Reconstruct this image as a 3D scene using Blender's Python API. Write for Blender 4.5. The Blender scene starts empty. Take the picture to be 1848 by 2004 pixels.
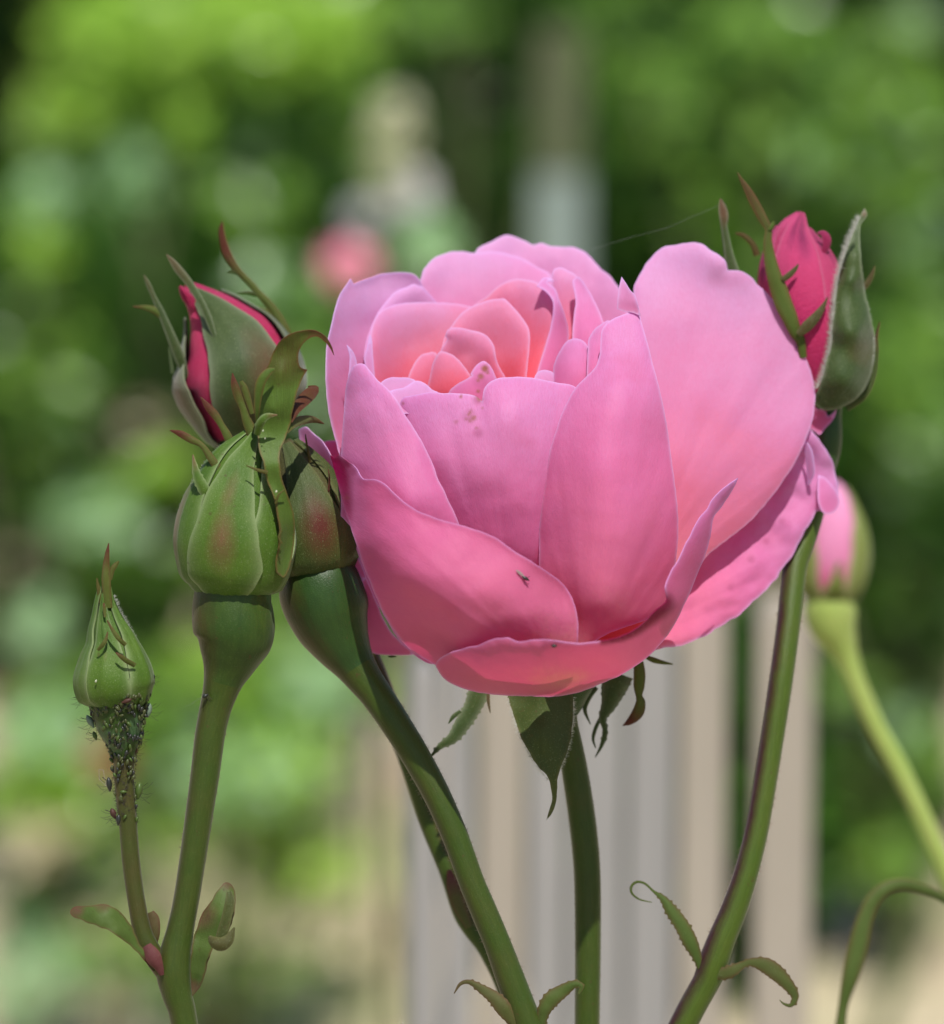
import bpy, math, random
import numpy as np
from mathutils import Vector, noise
from mathutils.geometry import delaunay_2d_cdt
random.seed(7); np.random.seed(7)
R = math.radians
sc = bpy.context.scene
COL = sc.collection
# ------------------------------------------------------------------ camera, world, sun, exposure
CAM_H = 1.37; PITCH = R(10.0); FD = 0.8; PX = 1e-4
cam_d = bpy.data.cameras.new('camera'); cam = bpy.data.objects.new('camera', cam_d); COL.objects.link(cam)
cam.location = (0, 0, CAM_H); cam.rotation_euler = (R(90) - PITCH, 0, 0)
cam_d.sensor_fit = 'VERTICAL'; cam_d.lens = 105; cam_d.sensor_height = 105 * 0.2004 / FD
cam_d.clip_start = 0.05; cam_d.clip_end = 500
cam_d.dof.use_dof = True; cam_d.dof.focus_distance = 0.783; cam_d.dof.aperture_fstop = 7.0
sc.camera = cam
SUN_EL = R(64); SUN_AZ = R(12)        # from behind the camera, a little to the right
world = bpy.data.worlds.new("World"); sc.world = world; world.use_nodes = True
wn = world.node_tree
sky = wn.nodes.new('ShaderNodeTexSky'); sky.sky_type = 'NISHITA'; sky.sun_disc = False
sky.sun_elevation = SUN_EL; sky.sun_rotation = math.pi - SUN_AZ
wn.links.new(sky.outputs[0], wn.nodes['Background'].inputs[0]); wn.nodes['Background'].inputs[1].default_value = 0.10
sun_d = bpy.data.lights.new('sun', 'SUN'); sun = bpy.data.objects.new('sun', sun_d); COL.objects.link(sun)
sun_d.energy = 4.6; sun_d.angle = R(0.6); sun_d.color = (1.0, 0.96, 0.90)
sdir = Vector((math.sin(SUN_AZ) * math.cos(SUN_EL), -math.cos(SUN_AZ) * math.cos(SUN_EL), math.sin(SUN_EL)))
sun.rotation_euler = (-sdir).to_track_quat('-Z', 'Y').to_euler()
sc.view_settings.view_transform = 'Standard'; sc.view_settings.look = 'None'
sc.view_settings.exposure = 0.30; sc.view_settings.gamma = 1.0
sc.render.engine = 'CYCLES'
cy = sc.cycles
cy.use_denoising = True; cy.max_bounces = 8; cy.diffuse_bounces = 4; cy.transmission_bounces = 6; cy.glossy_bounces = 3; cy.transparent_max_bounces = 8
cy.use_adaptive_sampling = True; cy.adaptive_threshold = 0.01; cy.caustics_reflective = False; cy.caustics_refractive = False
# ------------------------------------------------------------------ placing helpers
FWD = np.array([0, math.cos(PITCH), -math.sin(PITCH)]); UPV = np.array([0, math.sin(PITCH), math.cos(PITCH)]); RGT = np.array([1.0, 0, 0])
CAM = np.array([0, 0, CAM_H])
def P(x, y, d):            # a point seen at (x, y) at d tenths of a millimetre behind the plane of the flower
    f = FD + d * PX; s = PX * f / FD
    return CAM + RGT * ((x - 924) * s) + UPV * ((1002 - y) * s) + FWD * f
def PA(a):
    a = np.asarray(a, float); f = FD + a[:, 2] * PX; s = PX * f / FD
    return CAM + np.outer((a[:, 0] - 924) * s, RGT) + np.outer((1002 - a[:, 1]) * s, UPV) + np.outer(f, FWD)
def SC(d): return PX * (FD + d * PX) / FD
def G(x, y, Y):            # the point seen at (x, y) at a horizontal distance Y metres
    r = FWD * FD + RGT * ((x - 924) * PX) + UPV * ((1002 - y) * PX)
    return CAM + r * (Y / r[1])
def MPP(Y): return PX * Y / FD / math.cos(PITCH)
def empty(name, loc, label, cat, group=None):
    o = bpy.data.objects.new(name, None); COL.objects.link(o); o.location = loc
    o.empty_display_size = 0.01
    o['label'] = label; o['category'] = cat
    if group: o['group'] = group
    return o
def root_loc(p):
    v = Vector((0, 0, 0))
    while p is not None: v = v + p.location; p = p.parent
    return v
def shell(verts, faces, tint, uv, t):
    # gives a sheet real thickness; the narrow edge faces get their own vertices so that shading stays crisp
    v = np.asarray(verts, float); n = len(v); nr = np.zeros_like(v)
    for f in faces:
        a, b, c = v[f[0]], v[f[1]], v[f[2]]; fn = np.cross(b - a, c - a)
        if len(f) == 4: fn = fn + np.cross(c - a, v[f[3]] - a)
        for i in f: nr[i] += fn
    nr /= np.linalg.norm(nr, axis=1)[:, None] + 1e-20
    cnt = {}
    for f in faces:
        for i in range(len(f)):
            e = (f[i], f[(i + 1) % len(f)]); k = (min(e), max(e)); cnt.setdefault(k, []).append(e)
    bd = [es[0] for es in cnt.values() if len(es) == 1]
    A = v + nr * t / 2; B = v - nr * t / 2; ids = sorted({i for e in bd for i in e}); m = {k: j for j, k in enumerate(ids)}
    V = np.vstack([A, B, A[ids], B[ids]]); q = len(ids)
    F = [list(f) for f in faces] + [[i + n for i in f][::-1] for f in faces] + [[2 * n + m[b], 2 * n + m[a], 2 * n + q + m[a], 2 * n + q + m[b]] for a, b in bd]
    ex = lambda z: None if z is None else np.vstack([np.asarray(z), np.asarray(z), np.asarray(z)[ids], np.asarray(z)[ids]])
    return V, F, ex(tint), ex(uv)
def link(name, verts, faces, mat, parent=None, smooth=True, tint=None, uv=None, label=None, thick=None):
    if thick: verts, faces, tint, uv = shell(verts, faces, tint, uv, thick)
    me = bpy.data.meshes.new(name)
    off = np.array(root_loc(parent)) if parent is not None else np.zeros(3)
    verts = np.asarray(verts, float) - off
    me.from_pydata(verts.tolist(), [], faces if isinstance(faces, list) else faces.tolist())
    me.materials.append(mat)
    if smooth: me.polygons.foreach_set('use_smooth', [True] * len(me.polygons))
    if tint is not None:
        at = me.attributes.new('tint', 'FLOAT_COLOR', 'POINT'); at.data.foreach_set('color', np.asarray(tint, np.float32).ravel())
    if uv is not None:
        l = me.uv_layers.new(name='UVMap'); li = np.zeros(len(me.loops), int); me.loops.foreach_get('vertex_index', li)
        l.data.foreach_set('uv', np.asarray(uv, np.float32)[li].ravel())
    o = bpy.data.objects.new(name, me); COL.objects.link(o); o.parent = parent
    if label: o['label'] = label
    return o
def crv(pts, step=None, n=None, closed=False):
    """Catmull-Rom through points (any dimension)"""
    p = np.asarray(pts, float); k = len(p)
    if closed: q = np.vstack([p[-1], p, p[0], p[1]]); segs = k
    else: q = np.vstack([2 * p[0] - p[1], p, 2 * p[-1] - p[-2]]); segs = k - 1
    L = [np.linalg.norm(q[i + 2][:2] - q[i + 1][:2]) for i in range(segs)]
    out = []
    for i in range(segs):
        m = max(1, int(round(L[i] / step))) if step else n
        p0, p1, p2, p3 = q[i], q[i + 1], q[i + 2], q[i + 3]
        # centripetal-like: limit tangents
        t1 = (p2 - p0) * 0.5; t2 = (p3 - p1) * 0.5
        for T in (t1, t2):
            l = np.linalg.norm(T[:2])
            if l > L[i] * 1.1 and l > 0: T *= L[i] * 1.1 / l
        for j in range(m):
            u = j / m; u2 = u * u; u3 = u2 * u
            out.append((2*u3-3*u2+1)*p1 + (u3-2*u2+u)*t1 + (-2*u3+3*u2)*p2 + (u3-u2)*t2)
    if not closed: out.append(p[-1])
    return np.array(out)
def outline(pts, step):
    sharp = [i for i, q in enumerate(pts) if len(q) > 2]
    p2 = [q[:2] for q in pts]
    if not sharp: return crv(p2, step, closed=True)
    out = []; n = len(pts)
    for a, i in enumerate(sharp):
        j = sharp[(a + 1) % len(sharp)]
        if j <= i: j += n
        seg = [p2[k % n] for k in range(i, j + 1)]
        out.append(crv(seg, step)[:-1])
    return np.vstack(out)
def tps(ctrl):
    c = np.asarray(ctrl, float); xy = c[:, :2] / 100; n = len(c)
    def phi(r): return np.where(r > 1e-9, r * r * np.log(np.maximum(r, 1e-9)), 0)
    if n < 4:
        A = np.hstack([np.ones((n, 1)), xy]); w, *_ = np.linalg.lstsq(A, c[:, 2], rcond=None)
        return lambda q: np.hstack([np.ones((len(q), 1)), q / 100]) @ w
    K = phi(np.linalg.norm(xy[:, None] - xy[None], axis=2)) + np.eye(n) * 0.02
    Pm = np.hstack([np.ones((n, 1)), xy]); A = np.zeros((n + 3, n + 3)); A[:n, :n] = K; A[:n, n:] = Pm; A[n:, :n] = Pm.T
    w = np.linalg.solve(A, np.concatenate([c[:, 2], np.zeros(3)]))
    def f(q):
        q = q / 100
        return phi(np.linalg.norm(q[:, None] - xy[None], axis=2)) @ w[:n] + np.hstack([np.ones((len(q), 1)), q]) @ w[n:]
    return f
def segdist(q, o):
    a = o; b = np.roll(o, -1, 0); ab = b - a; L = np.maximum((ab ** 2).sum(1), 1e-9); out = np.full(len(q), 1e9)
    for s in range(0, len(q), 2000):
        qq = q[s:s + 2000]; t = np.clip(((qq[:, None] - a[None]) * ab[None]).sum(2) / L, 0, 1)
        dd = np.linalg.norm(qq[:, None] - (a[None] + t[..., None] * ab[None]), axis=2); out[s:s + 2000] = dd.min(1)
    return out
def inside(q, o):
    x, y = q[:, 0], q[:, 1]; r = np.zeros(len(q), bool); n = len(o); j = n - 1
    for i in range(n):
        c = ((o[i, 1] > y) != (o[j, 1] > y)); xi = (o[j, 0] - o[i, 0]) * (y - o[i, 1]) / (o[j, 1] - o[i, 1] + 1e-12) + o[i, 0]
        r ^= c & (x < xi); j = i
    return r
SEED = [0]
def sheet(name, pts, depth, mat, parent, base, reach, step=6, curl=0, amp=4, wave=70, rimw=13, reds=(), browns=(), thick=1.6, ripple=.8, label=None):
    """a petal, sepal or leaf: its outline, how far back it lies at a few places, thickness"""
    SEED[0] += 1; sd = SEED[0] * 13.7
    o = outline(pts, step)
    if ripple:
        nr = np.roll(o, -1, 0) - np.roll(o, 1, 0); nr = np.stack([nr[:, 1], -nr[:, 0]], 1) / (np.linalg.norm(nr, axis=1)[:, None] + 1e-6)
        o = o + nr * np.array([[ripple * noise.noise(Vector((p[0] / 16, p[1] / 16, sd)))] for p in o])
    lo = o.min(0); hi = o.max(0); g = []
    row = 0; y = lo[1]
    while y < hi[1]:
        x = lo[0] + (step / 2 if row % 2 else 0)
        while x < hi[0]: g.append((x, y)); x += step
        y += step * 0.87; row += 1
    g = np.array(g); g = g[inside(g, o)]
    if len(g): g = g[segdist(g, o) > step * 0.55]
    allp = np.vstack([o, g]) if len(g) else o
    n = len(o)
    vs, es, fs, *_ = delaunay_2d_cdt([Vector(p) for p in allp], [], [list(range(n))], 1, 1e-4)
    q = np.array([v[:] for v in vs]); dist = segdist(q, o)
    d = tps(depth)(q)
    d = d + curl * np.exp(-(dist / 9.0) ** 1.3)
    if amp:
        d = d + np.array([amp * noise.noise(Vector((p[0] / wave, p[1] / wave, sd))) + amp * 0.15 * noise.noise(Vector((p[0] / wave * 2.7, p[1] / wave * 2.7, sd + 5))) for p in q])
    bx, by = base; rr = np.hypot(q[:, 0] - bx, q[:, 1] - by)
    if amp >= 4 and reach > 300:      # soft flutes running from the base to the rim
        an = np.arctan2(q[:, 0] - bx, by - q[:, 1])
        d = d + np.array([2.6 * min(1, r_ / 250) * noise.noise(Vector((a_ * 11, r_ / 260, sd))) + 1.0 * noise.noise(Vector((a_ * 30, r_ / 150, sd + 3))) for a_, r_ in zip(an, rr)])
    along = np.clip(rr / reach, 0, 1.3)
    rim = np.clip(1 - dist / (rimw * .75), 0, 1)
    b = np.zeros(len(q)); a = np.zeros(len(q))
    for (x, y, r, s) in reds: b = np.maximum(b, s * np.clip(1.5 - np.hypot(q[:, 0] - x, q[:, 1] - y) / r, 0, 1))
    for (x, y, r, s) in browns: a = np.maximum(a, s * np.clip(1.6 - np.hypot(q[:, 0] - x, q[:, 1] - y) / r, 0, 1))
    ang = np.arctan2(q[:, 0] - bx, by - q[:, 1])
    uv = np.stack([ang * 3 + sd, rr / 300], 1)
    tint = np.stack([rim, along, b, a], 1)
    w = PA(np.column_stack([q, d]))
    return link(name, w, [list(f) for f in fs], mat, parent, tint=tint, uv=uv, thick=thick * PX, label=label)
def frame(pts):
    T = np.gradient(pts, axis=0); T /= np.linalg.norm(T, axis=1)[:, None] + 1e-12
    return T
def tube(name, ctrl, mat, parent, sides=20, step=12, blush=(-1, 0), bl=1.0, wob=0.0, label=None, cap=True, world=False, split=None):
    c = crv(ctrl, step)
    if world: p = c[:, :3]; r = c[:, 3]
    else: p = PA(c[:, :3]); r = c[:, 3] * np.array([SC(d) for d in c[:, 2]])
    T = frame(p); ref = FWD if not world else np.array([0, 1.0, 0.01])
    U = np.cross(T, ref); U /= np.linalg.norm(U, axis=1)[:, None] + 1e-12
    V = np.cross(U, T)                                # towards the back
    if split is not None:
        k = int(np.argmax((c[:, 1] - split[0]) * (c[0, 1] - split[0]) <= 0)); SPL = (k, split)
    vs = []; tint = []; uv = []
    bd = np.array([blush[0], blush[1]]); bd = bd / (np.linalg.norm(bd) + 1e-9); L = 0
    for i in range(len(p)):
        if i: L += np.linalg.norm(p[i] - p[i - 1])
        for k in range(sides):
            a = 2 * math.pi * k / sides; nrm = math.cos(a) * U[i] + math.sin(a) * V[i]
            w = 1 + wob * noise.noise(Vector((math.cos(a) * 1.3, math.sin(a) * 1.3, L * 120)))
            vs.append(p[i] + nrm * r[i] * w)
            b = max(0, (nrm @ RGT) * bd[0] + (nrm @ UPV) * -bd[1]) * bl
            tint.append((0, i / (len(p) - 1), b, 0)); uv.append((k / sides, L * 40))
    fs = []
    for i in range(len(p) - 1):
        for k in range(sides):
            k2 = (k + 1) % sides; fs.append([i * sides + k, i * sides + k2, (i + 1) * sides + k2, (i + 1) * sides + k])
    if cap:
        fs.append(list(range(sides))[::-1]); fs.append([(len(p) - 1) * sides + k for k in range(sides)])
    if split is not None:
        nf = len(fs) - (2 if cap else 0); body = fs[:nf]; kk = SPL[0]
        A = [f for i, f in enumerate(body) if i // sides < kk]; Bq = [f for i, f in enumerate(body) if i // sides >= kk]
        va = vs[:(kk + 1) * sides]; vb = vs[kk * sides:]
        link(split[1], va, A, split[2], parent, tint=tint[:(kk + 1) * sides], uv=uv[:(kk + 1) * sides])
        return link(name, vb, [[v - kk * sides for v in f] for f in Bq], mat, parent, tint=tint[kk * sides:], uv=uv[kk * sides:])
    return link(name, vs, fs, mat, parent, tint=tint, uv=uv, label=label)
def ribbon(name, ctrl, mat, parent, fold=0.35, step=4, turn=0.0, teeth=0, red=0.0, tipred=0.0, thick=1.8, label=None, cols=7, base_t=0.0):
    """a narrow leaf: centre line (x, y, depth, width)"""
    c = crv(ctrl, step); n = len(c); p = PA(c[:, :3]); w = np.maximum(c[:, 3], 0.6) * np.array([SC(d) for d in c[:, 2]]) * 0.5
    T = frame(p); U = np.cross(T, FWD); U /= np.linalg.norm(U, axis=1)[:, None] + 1e-12; V = np.cross(U, T)
    vs = []; tint = []; uv = []; sd = random.random() * 50
    for i in range(n):
        t = i / (n - 1); a = turn * (t - 0.5); ca, sa = math.cos(a), math.sin(a)
        Ui = ca * U[i] + sa * V[i]; Vi = -sa * U[i] + ca * V[i]
        for k in range(cols):
            s = 2 * k / (cols - 1) - 1; ww = w[i]
            if teeth and abs(s) > 0.95 and c[i, 3] > 8: ww += teeth * PX * (0.5 + 0.5 * (1 if (i % 3 == 0) else -1)) * random.uniform(.1, 1.3)
            wav = 0.12 * noise.noise(Vector((t * 7, s * 1.5, sd))) * w[i]
            vs.append(p[i] + Ui * s * ww + Vi * (-fold * (1 - s * s) * w[i] + wav))
            tint.append((abs(s) ** 3, t, min(1, red + tipred * max(0, t - 0.55) / 0.45), 0)); uv.append((s, t * 4))
    fs = [[i * cols + k, i * cols + k + 1, (i + 1) * cols + k + 1, (i + 1) * cols + k] for i in range(n - 1) for k in range(cols - 1)]
    return link(name, vs, fs, mat, parent, tint=tint, uv=uv, thick=thick * PX, label=label)
class Body:
    """a bud: surface of revolution about a leaning axis (x, y, depth, radius)"""
    def __init__(s, ctrl):
        s.c = crv(ctrl, 8); s.n = len(s.c); s.p = PA(s.c[:, :3]); s.r = np.maximum(s.c[:, 3], 0.5) * np.array([SC(d) for d in s.c[:, 2]])
        s.T = frame(s.p); s.U = np.cross(s.T, FWD); s.U /= np.linalg.norm(s.U, axis=1)[:, None]; s.V = np.cross(s.U, s.T)
        if s.U[0] @ RGT < 0: s.U = -s.U
        if s.V[0] @ FWD > 0: s.V = -s.V
    def at(s, t, th, off=0.0, k=1.0):
        f = min(max(t, 0), 1) * (s.n - 1); i = min(int(f), s.n - 2); u = f - i
        p = s.p[i] * (1 - u) + s.p[i + 1] * u; r = s.r[i] * (1 - u) + s.r[i + 1] * u
        U = s.U[i] * (1 - u) + s.U[i + 1] * u; V = s.V[i] * (1 - u) + s.V[i + 1] * u
        return p + (math.sin(th) * U + math.cos(th) * V) * (r * k + off * PX)
    def skin(s, name, mat, parent, ribs=0, ribamp=0, sides=40, k=1.0, twist=0.0, red=0.0, label=None):
        vs = []; tint = []; uv = []; N = s.n
        for i in range(N):
            t = i / (N - 1)
            for j in range(sides):
                th = 2 * math.pi * j / sides
                off = ribamp * math.sin(ribs * (th + twist * t)) + 2 * noise.noise(Vector((math.sin(th) * 2, math.cos(th) * 2, t * 4)))
                vs.append(s.at(t, th, off, k)); tint.append((0, t, red, 0)); uv.append((th * 2 + twist * t * 2, t * 2))
        fs = [[i * sides + j, i * sides + (j + 1) % sides, (i + 1) * sides + (j + 1) % sides, (i + 1) * sides + j] for i in range(N - 1) for j in range(sides)]
        fs.append(list(range(sides))); fs.append([(N - 1) * sides + j for j in range(sides)][::-1])
        return link(name, vs, fs, mat, parent, tint=tint, uv=uv, label=label)
    def sepal(s, name, mat, parent, th, hw, t0=0.0, t1=1.0, off=3, nt=34, nk=13, twist=0.0, reds=(), label=None, lift=0.0, ridge=3.0, thick=3.0):
        """hw: half widths in radians from base to tip"""
        vs = []; tint = []; uv = []; hwc = np.interp(np.linspace(0, 1, nt), np.linspace(0, 1, len(hw)), hw); sd = random.random() * 40
        for i in range(nt):
            u = i / (nt - 1); t = t0 + (t1 - t0) * u
            for k in range(nk):
                q = 2 * k / (nk - 1) - 1
                wob = 0.06 * noise.noise(Vector((u * 6, q, sd)))
                a = th + twist * u + q * (hwc[i] + wob)
                o = off + ridge * math.exp(-(q * 5) ** 2) + 1.3 * math.sin(q * 21 + u * 2) + lift * u * u + 1.5 * noise.noise(Vector((q * 2, u * 5, sd)))
                vs.append(s.at(t, a, o))
                r = 0
                for (ru, rq, rr, rs) in reds: r = max(r, rs * max(0, 1 - math.hypot((u - ru) * 1.6, (q - rq) * 0.7) / rr))
                tint.append((abs(q) ** 6, u, r, 0)); uv.append((q + sd, u * 4))
        fs = [[i * nk + k, i * nk + k + 1, (i + 1) * nk + k + 1, (i + 1) * nk + k] for i in range(nt - 1) for k in range(nk - 1)]
        return link(name, vs, fs, mat, parent, tint=tint, uv=uv, thick=thick * PX, label=label)
def hairs(name, pts, dirs, mat, parent, n, length, width=0.7, jit=0.5):
    pts = np.asarray(pts); dirs = np.asarray(dirs); vs = []; fs = []
    for _ in range(n):
        i = random.randrange(len(pts) - 1); u = random.random(); p = pts[i] * (1 - u) + pts[i + 1] * u
        d = dirs[i] + np.random.normal(0, jit, 3); d /= np.linalg.norm(d); L = length * PX * random.uniform(.4, 1.1)
        sd = np.cross(d, FWD); sd /= np.linalg.norm(sd) + 1e-9; w = width * PX * .5
        b = len(vs); vs += [p - sd * w, p + sd * w, p + d * L + UPV * L * .15]; fs.append([b, b + 1, b + 2])
    o = link(name, vs, fs, mat, parent, smooth=False); o['kind'] = 'stuff'; return o
def stem_hairs(ctrl, parent, n, length=6):
    c = crv(ctrl, 8); t = np.gradient(c[:, :2], axis=0); t /= np.linalg.norm(t, axis=1)[:, None]; nn = np.stack([-t[:, 1], t[:, 0]], 1)
    for s in (1, -1):
        e = c[:, :3].copy(); e[:, :2] += nn * s * c[:, 3:4] * .985
        dirs = s * (nn[:, :1] * RGT - nn[:, 1:2] * UPV) - UPV * .3
        hairs('stem_hair', PA(e), dirs, M_HAIR2, parent, n, length, .9)
# ------------------------------------------------------------------ materials
def new_mat(name):
    m = bpy.data.materials.new(name); m.use_nodes = True; nt = m.node_tree; nt.nodes.clear()
    out = nt.nodes.new('ShaderNodeOutputMaterial'); return m, nt, out
def N(nt, t, **kw):
    n = nt.nodes.new(t)
    for k, v in kw.items(): setattr(n, k, v)
    return n
def ramp(nt, fac, stops):
    r = N(nt, 'ShaderNodeValToRGB'); e = r.color_ramp.elements
    while len(e) < len(stops): e.new(0.5)
    for i, (p, c) in enumerate(stops): e[i].position = p; e[i].color = (*c, 1)
    nt.links.new(fac, r.inputs[0]); return r.outputs[0]
def mixc(nt, fac, a, b, mode='MIX'):
    m = N(nt, 'ShaderNodeMix', data_type='RGBA', blend_type=mode)
    if isinstance(fac, (int, float)): m.inputs[0].default_value = fac
    else: nt.links.new(fac, m.inputs[0])
    for v, k in ((a, 6), (b, 7)):
        if isinstance(v, tuple): m.inputs[k].default_value = (*v, 1)
        else: nt.links.new(v, m.inputs[k])
    return m.outputs[2]
def mth(nt, op, a, b=0.0):
    m = N(nt, 'ShaderNodeMath', operation=op)
    for v, k in ((a, 0), (b, 1)):
        if isinstance(v, (int, float)): m.inputs[k].default_value = v
        else: nt.links.new(v, m.inputs[k])
    return m.outputs[0]
def noisen(nt, vec, scale, detail=3, rough=.55, st=None):
    v = vec
    if st:
        mp = N(nt, 'ShaderNodeMapping'); mp.inputs['Scale'].default_value = st; nt.links.new(vec, mp.inputs[0]); v = mp.outputs[0]
    n = N(nt, 'ShaderNodeTexNoise'); n.inputs['Scale'].default_value = scale; n.inputs['Detail'].default_value = detail; n.inputs['Roughness'].default_value = rough
    nt.links.new(v, n.inputs['Vector']); return n.outputs[0]
def surface(nt, out, color, trans=0.0, rough=0.5, spec=0.3, bump=None, bd=0.0001, tcol=None, sheen=0.0):
    p = N(nt, 'ShaderNodeBsdfPrincipled'); p.inputs['Roughness'].default_value = rough; p.inputs['Specular IOR Level'].default_value = spec
    p.inputs['Sheen Weight'].default_value = sheen; p.inputs['Sheen Roughness'].default_value = 0.4
    nt.links.new(color, p.inputs['Base Color'])
    nrm = None
    if bump is not None:
        b = N(nt, 'ShaderNodeBump'); b.inputs['Strength'].default_value = 1.0; b.inputs['Distance'].default_value = bd
        nt.links.new(bump, b.inputs['Height']); nt.links.new(b.outputs[0], p.inputs['Normal']); nrm = b.outputs[0]
    if trans:
        t = N(nt, 'ShaderNodeBsdfTranslucent'); nt.links.new(tcol if tcol is not None else color, t.inputs[0])
        if nrm: nt.links.new(nrm, t.inputs['Normal'])
        mx = N(nt, 'ShaderNodeMixShader'); mx.inputs[0].default_value = trans
        nt.links.new(p.outputs[0], mx.inputs[1]); nt.links.new(t.outputs[0], mx.inputs[2]); nt.links.new(mx.outputs[0], out.inputs[0])
    else: nt.links.new(p.outputs[0], out.inputs[0])
def petal_mat(name, stops, rimc=(0.88, 0.68, 0.84), redc=(0.36, 0.0, 0.07), trans=0.58, blot=0.22, vein=0.6, bump=0.00009):
    m, nt, out = new_mat(name)
    at = N(nt, 'ShaderNodeAttribute', attribute_name='tint'); sp = N(nt, 'ShaderNodeSeparateColor'); nt.links.new(at.outputs['Color'], sp.inputs[0])
    uv = N(nt, 'ShaderNodeTexCoord')
    fine = noisen(nt, uv.outputs['UV'], 20, 4, .6, (5, 1.1, 1)); patch = noisen(nt, uv.outputs['Object'], 65, 3, .55); cell = noisen(nt, uv.outputs['Object'], 1100, 2, .6)
    crin = noisen(nt, uv.outputs['UV'], 7, 5, .62, (5.5, 3.2, 1))
    fac = mth(nt, 'ADD', sp.outputs[1], mth(nt, 'MULTIPLY', mth(nt, 'SUBTRACT', patch, .5), 0.42))
    fac = mth(nt, 'ADD', fac, mth(nt, 'MULTIPLY', mth(nt, 'ADD', mth(nt, 'MULTIPLY', crin, .5), mth(nt, 'SUBTRACT', fine, .75)), 0.34))
    c = ramp(nt, fac, stops)
    c = mixc(nt, mth(nt, 'MULTIPLY', mth(nt, 'SUBTRACT', fine, .42), vein), c, tuple(min(1, k) for k in (stops[1][1][0], stops[1][1][1] * .75, stops[1][1][2] * .85)))
    vn = ramp(nt, noisen(nt, uv.outputs['UV'], 11, 5, .65, (6, 1.0, 1)), [(.465, (0, 0, 0)), (.50, (1, 1, 1)), (.535, (0, 0, 0))])
    c = mixc(nt, mth(nt, 'MULTIPLY', vn, .26 * vein / .6), c, (0.74, 0.12, 0.30))
    sm = ramp(nt, patch, [(0.58, (0, 0, 0)), (0.72, (1, 1, 1))])
    c = mixc(nt, mth(nt, 'MULTIPLY', sm, blot), c, (0.72, 0.10, 0.20))
    rm = mth(nt, 'POWER', sp.outputs[0], 3.0)
    c = mixc(nt, mth(nt, 'MULTIPLY', rm, 0.6), c, rimc)
    c = mixc(nt, sp.outputs[2], c, redc)
    br = mixc(nt, cell, (0.36, 0.08, 0.06), (0.55, 0.24, 0.14))
    c = mixc(nt, at.outputs['Alpha'], c, br)
    c = mixc(nt, 1.0, c, (0.92, 0.97, 1.13), 'MULTIPLY')
    h = mth(nt, 'ADD', mth(nt, 'MULTIPLY', fine, 0.9), mth(nt, 'ADD', mth(nt, 'MULTIPLY', cell, 0.5), mth(nt, 'MULTIPLY', crin, 0.3)))
    surface(nt, out, c, trans, 0.5, 0.28, h, bump, sheen=0.05)
    return m
M_PETAL = petal_mat('petal_pink', [(0.0, (0.92, 0.44, 0.36)), (0.22, (0.89, 0.25, 0.36)), (0.58, (0.84, 0.25, 0.44)), (1.0, (0.82, 0.37, 0.58))])
M_PALE = petal_mat('petal_pale', [(0.0, (0.90, 0.34, 0.30)), (0.28, (0.88, 0.25, 0.34)), (0.58, (0.85, 0.32, 0.49)), (1.0, (0.84, 0.48, 0.66))], blot=0.08, vein=.3)
M_OUT = petal_mat('petal_rose', [(0.0, (0.86, 0.50, 0.30)), (0.22, (0.86, 0.24, 0.36)), (0.70, (0.80, 0.20, 0.38)), (1.0, (0.77, 0.30, 0.52))], rimc=(0.84, 0.58, 0.80))
M_IN = petal_mat('petal_coral', [(0.0, (0.86, 0.06, 0.09)), (0.48, (0.89, 0.16, 0.20)), (0.78, (0.86, 0.31, 0.42)), (1.0, (0.84, 0.42, 0.58))], blot=.05, vein=.25)
M_RED = petal_mat('petal_crimson', [(0.0, (0.50, 0.012, 0.07)), (0.5, (0.62, 0.02, 0.09)), (1.0, (0.66, 0.04, 0.12))], rimc=(0.80, 0.25, 0.35), redc=(0.25, 0.02, 0.09), trans=0.3, vein=.9, bump=0.00035)
M_RED2 = petal_mat('petal_scarlet_pink', [(0.0, (0.62, 0.02, 0.10)), (0.5, (0.78, 0.04, 0.15)), (1.0, (0.84, 0.10, 0.24))], rimc=(0.80, 0.25, 0.35), redc=(0.25, 0.02, 0.09), trans=0.35, vein=.9, bump=0.00035)
M_HOT = petal_mat('petal_hot_pink', [(0.0, (0.95, 0.16, 0.28)), (0.4, (0.97, 0.34, 0.50)), (1.0, (0.97, 0.42, 0.58))], trans=0.4, blot=0.0)
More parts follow.
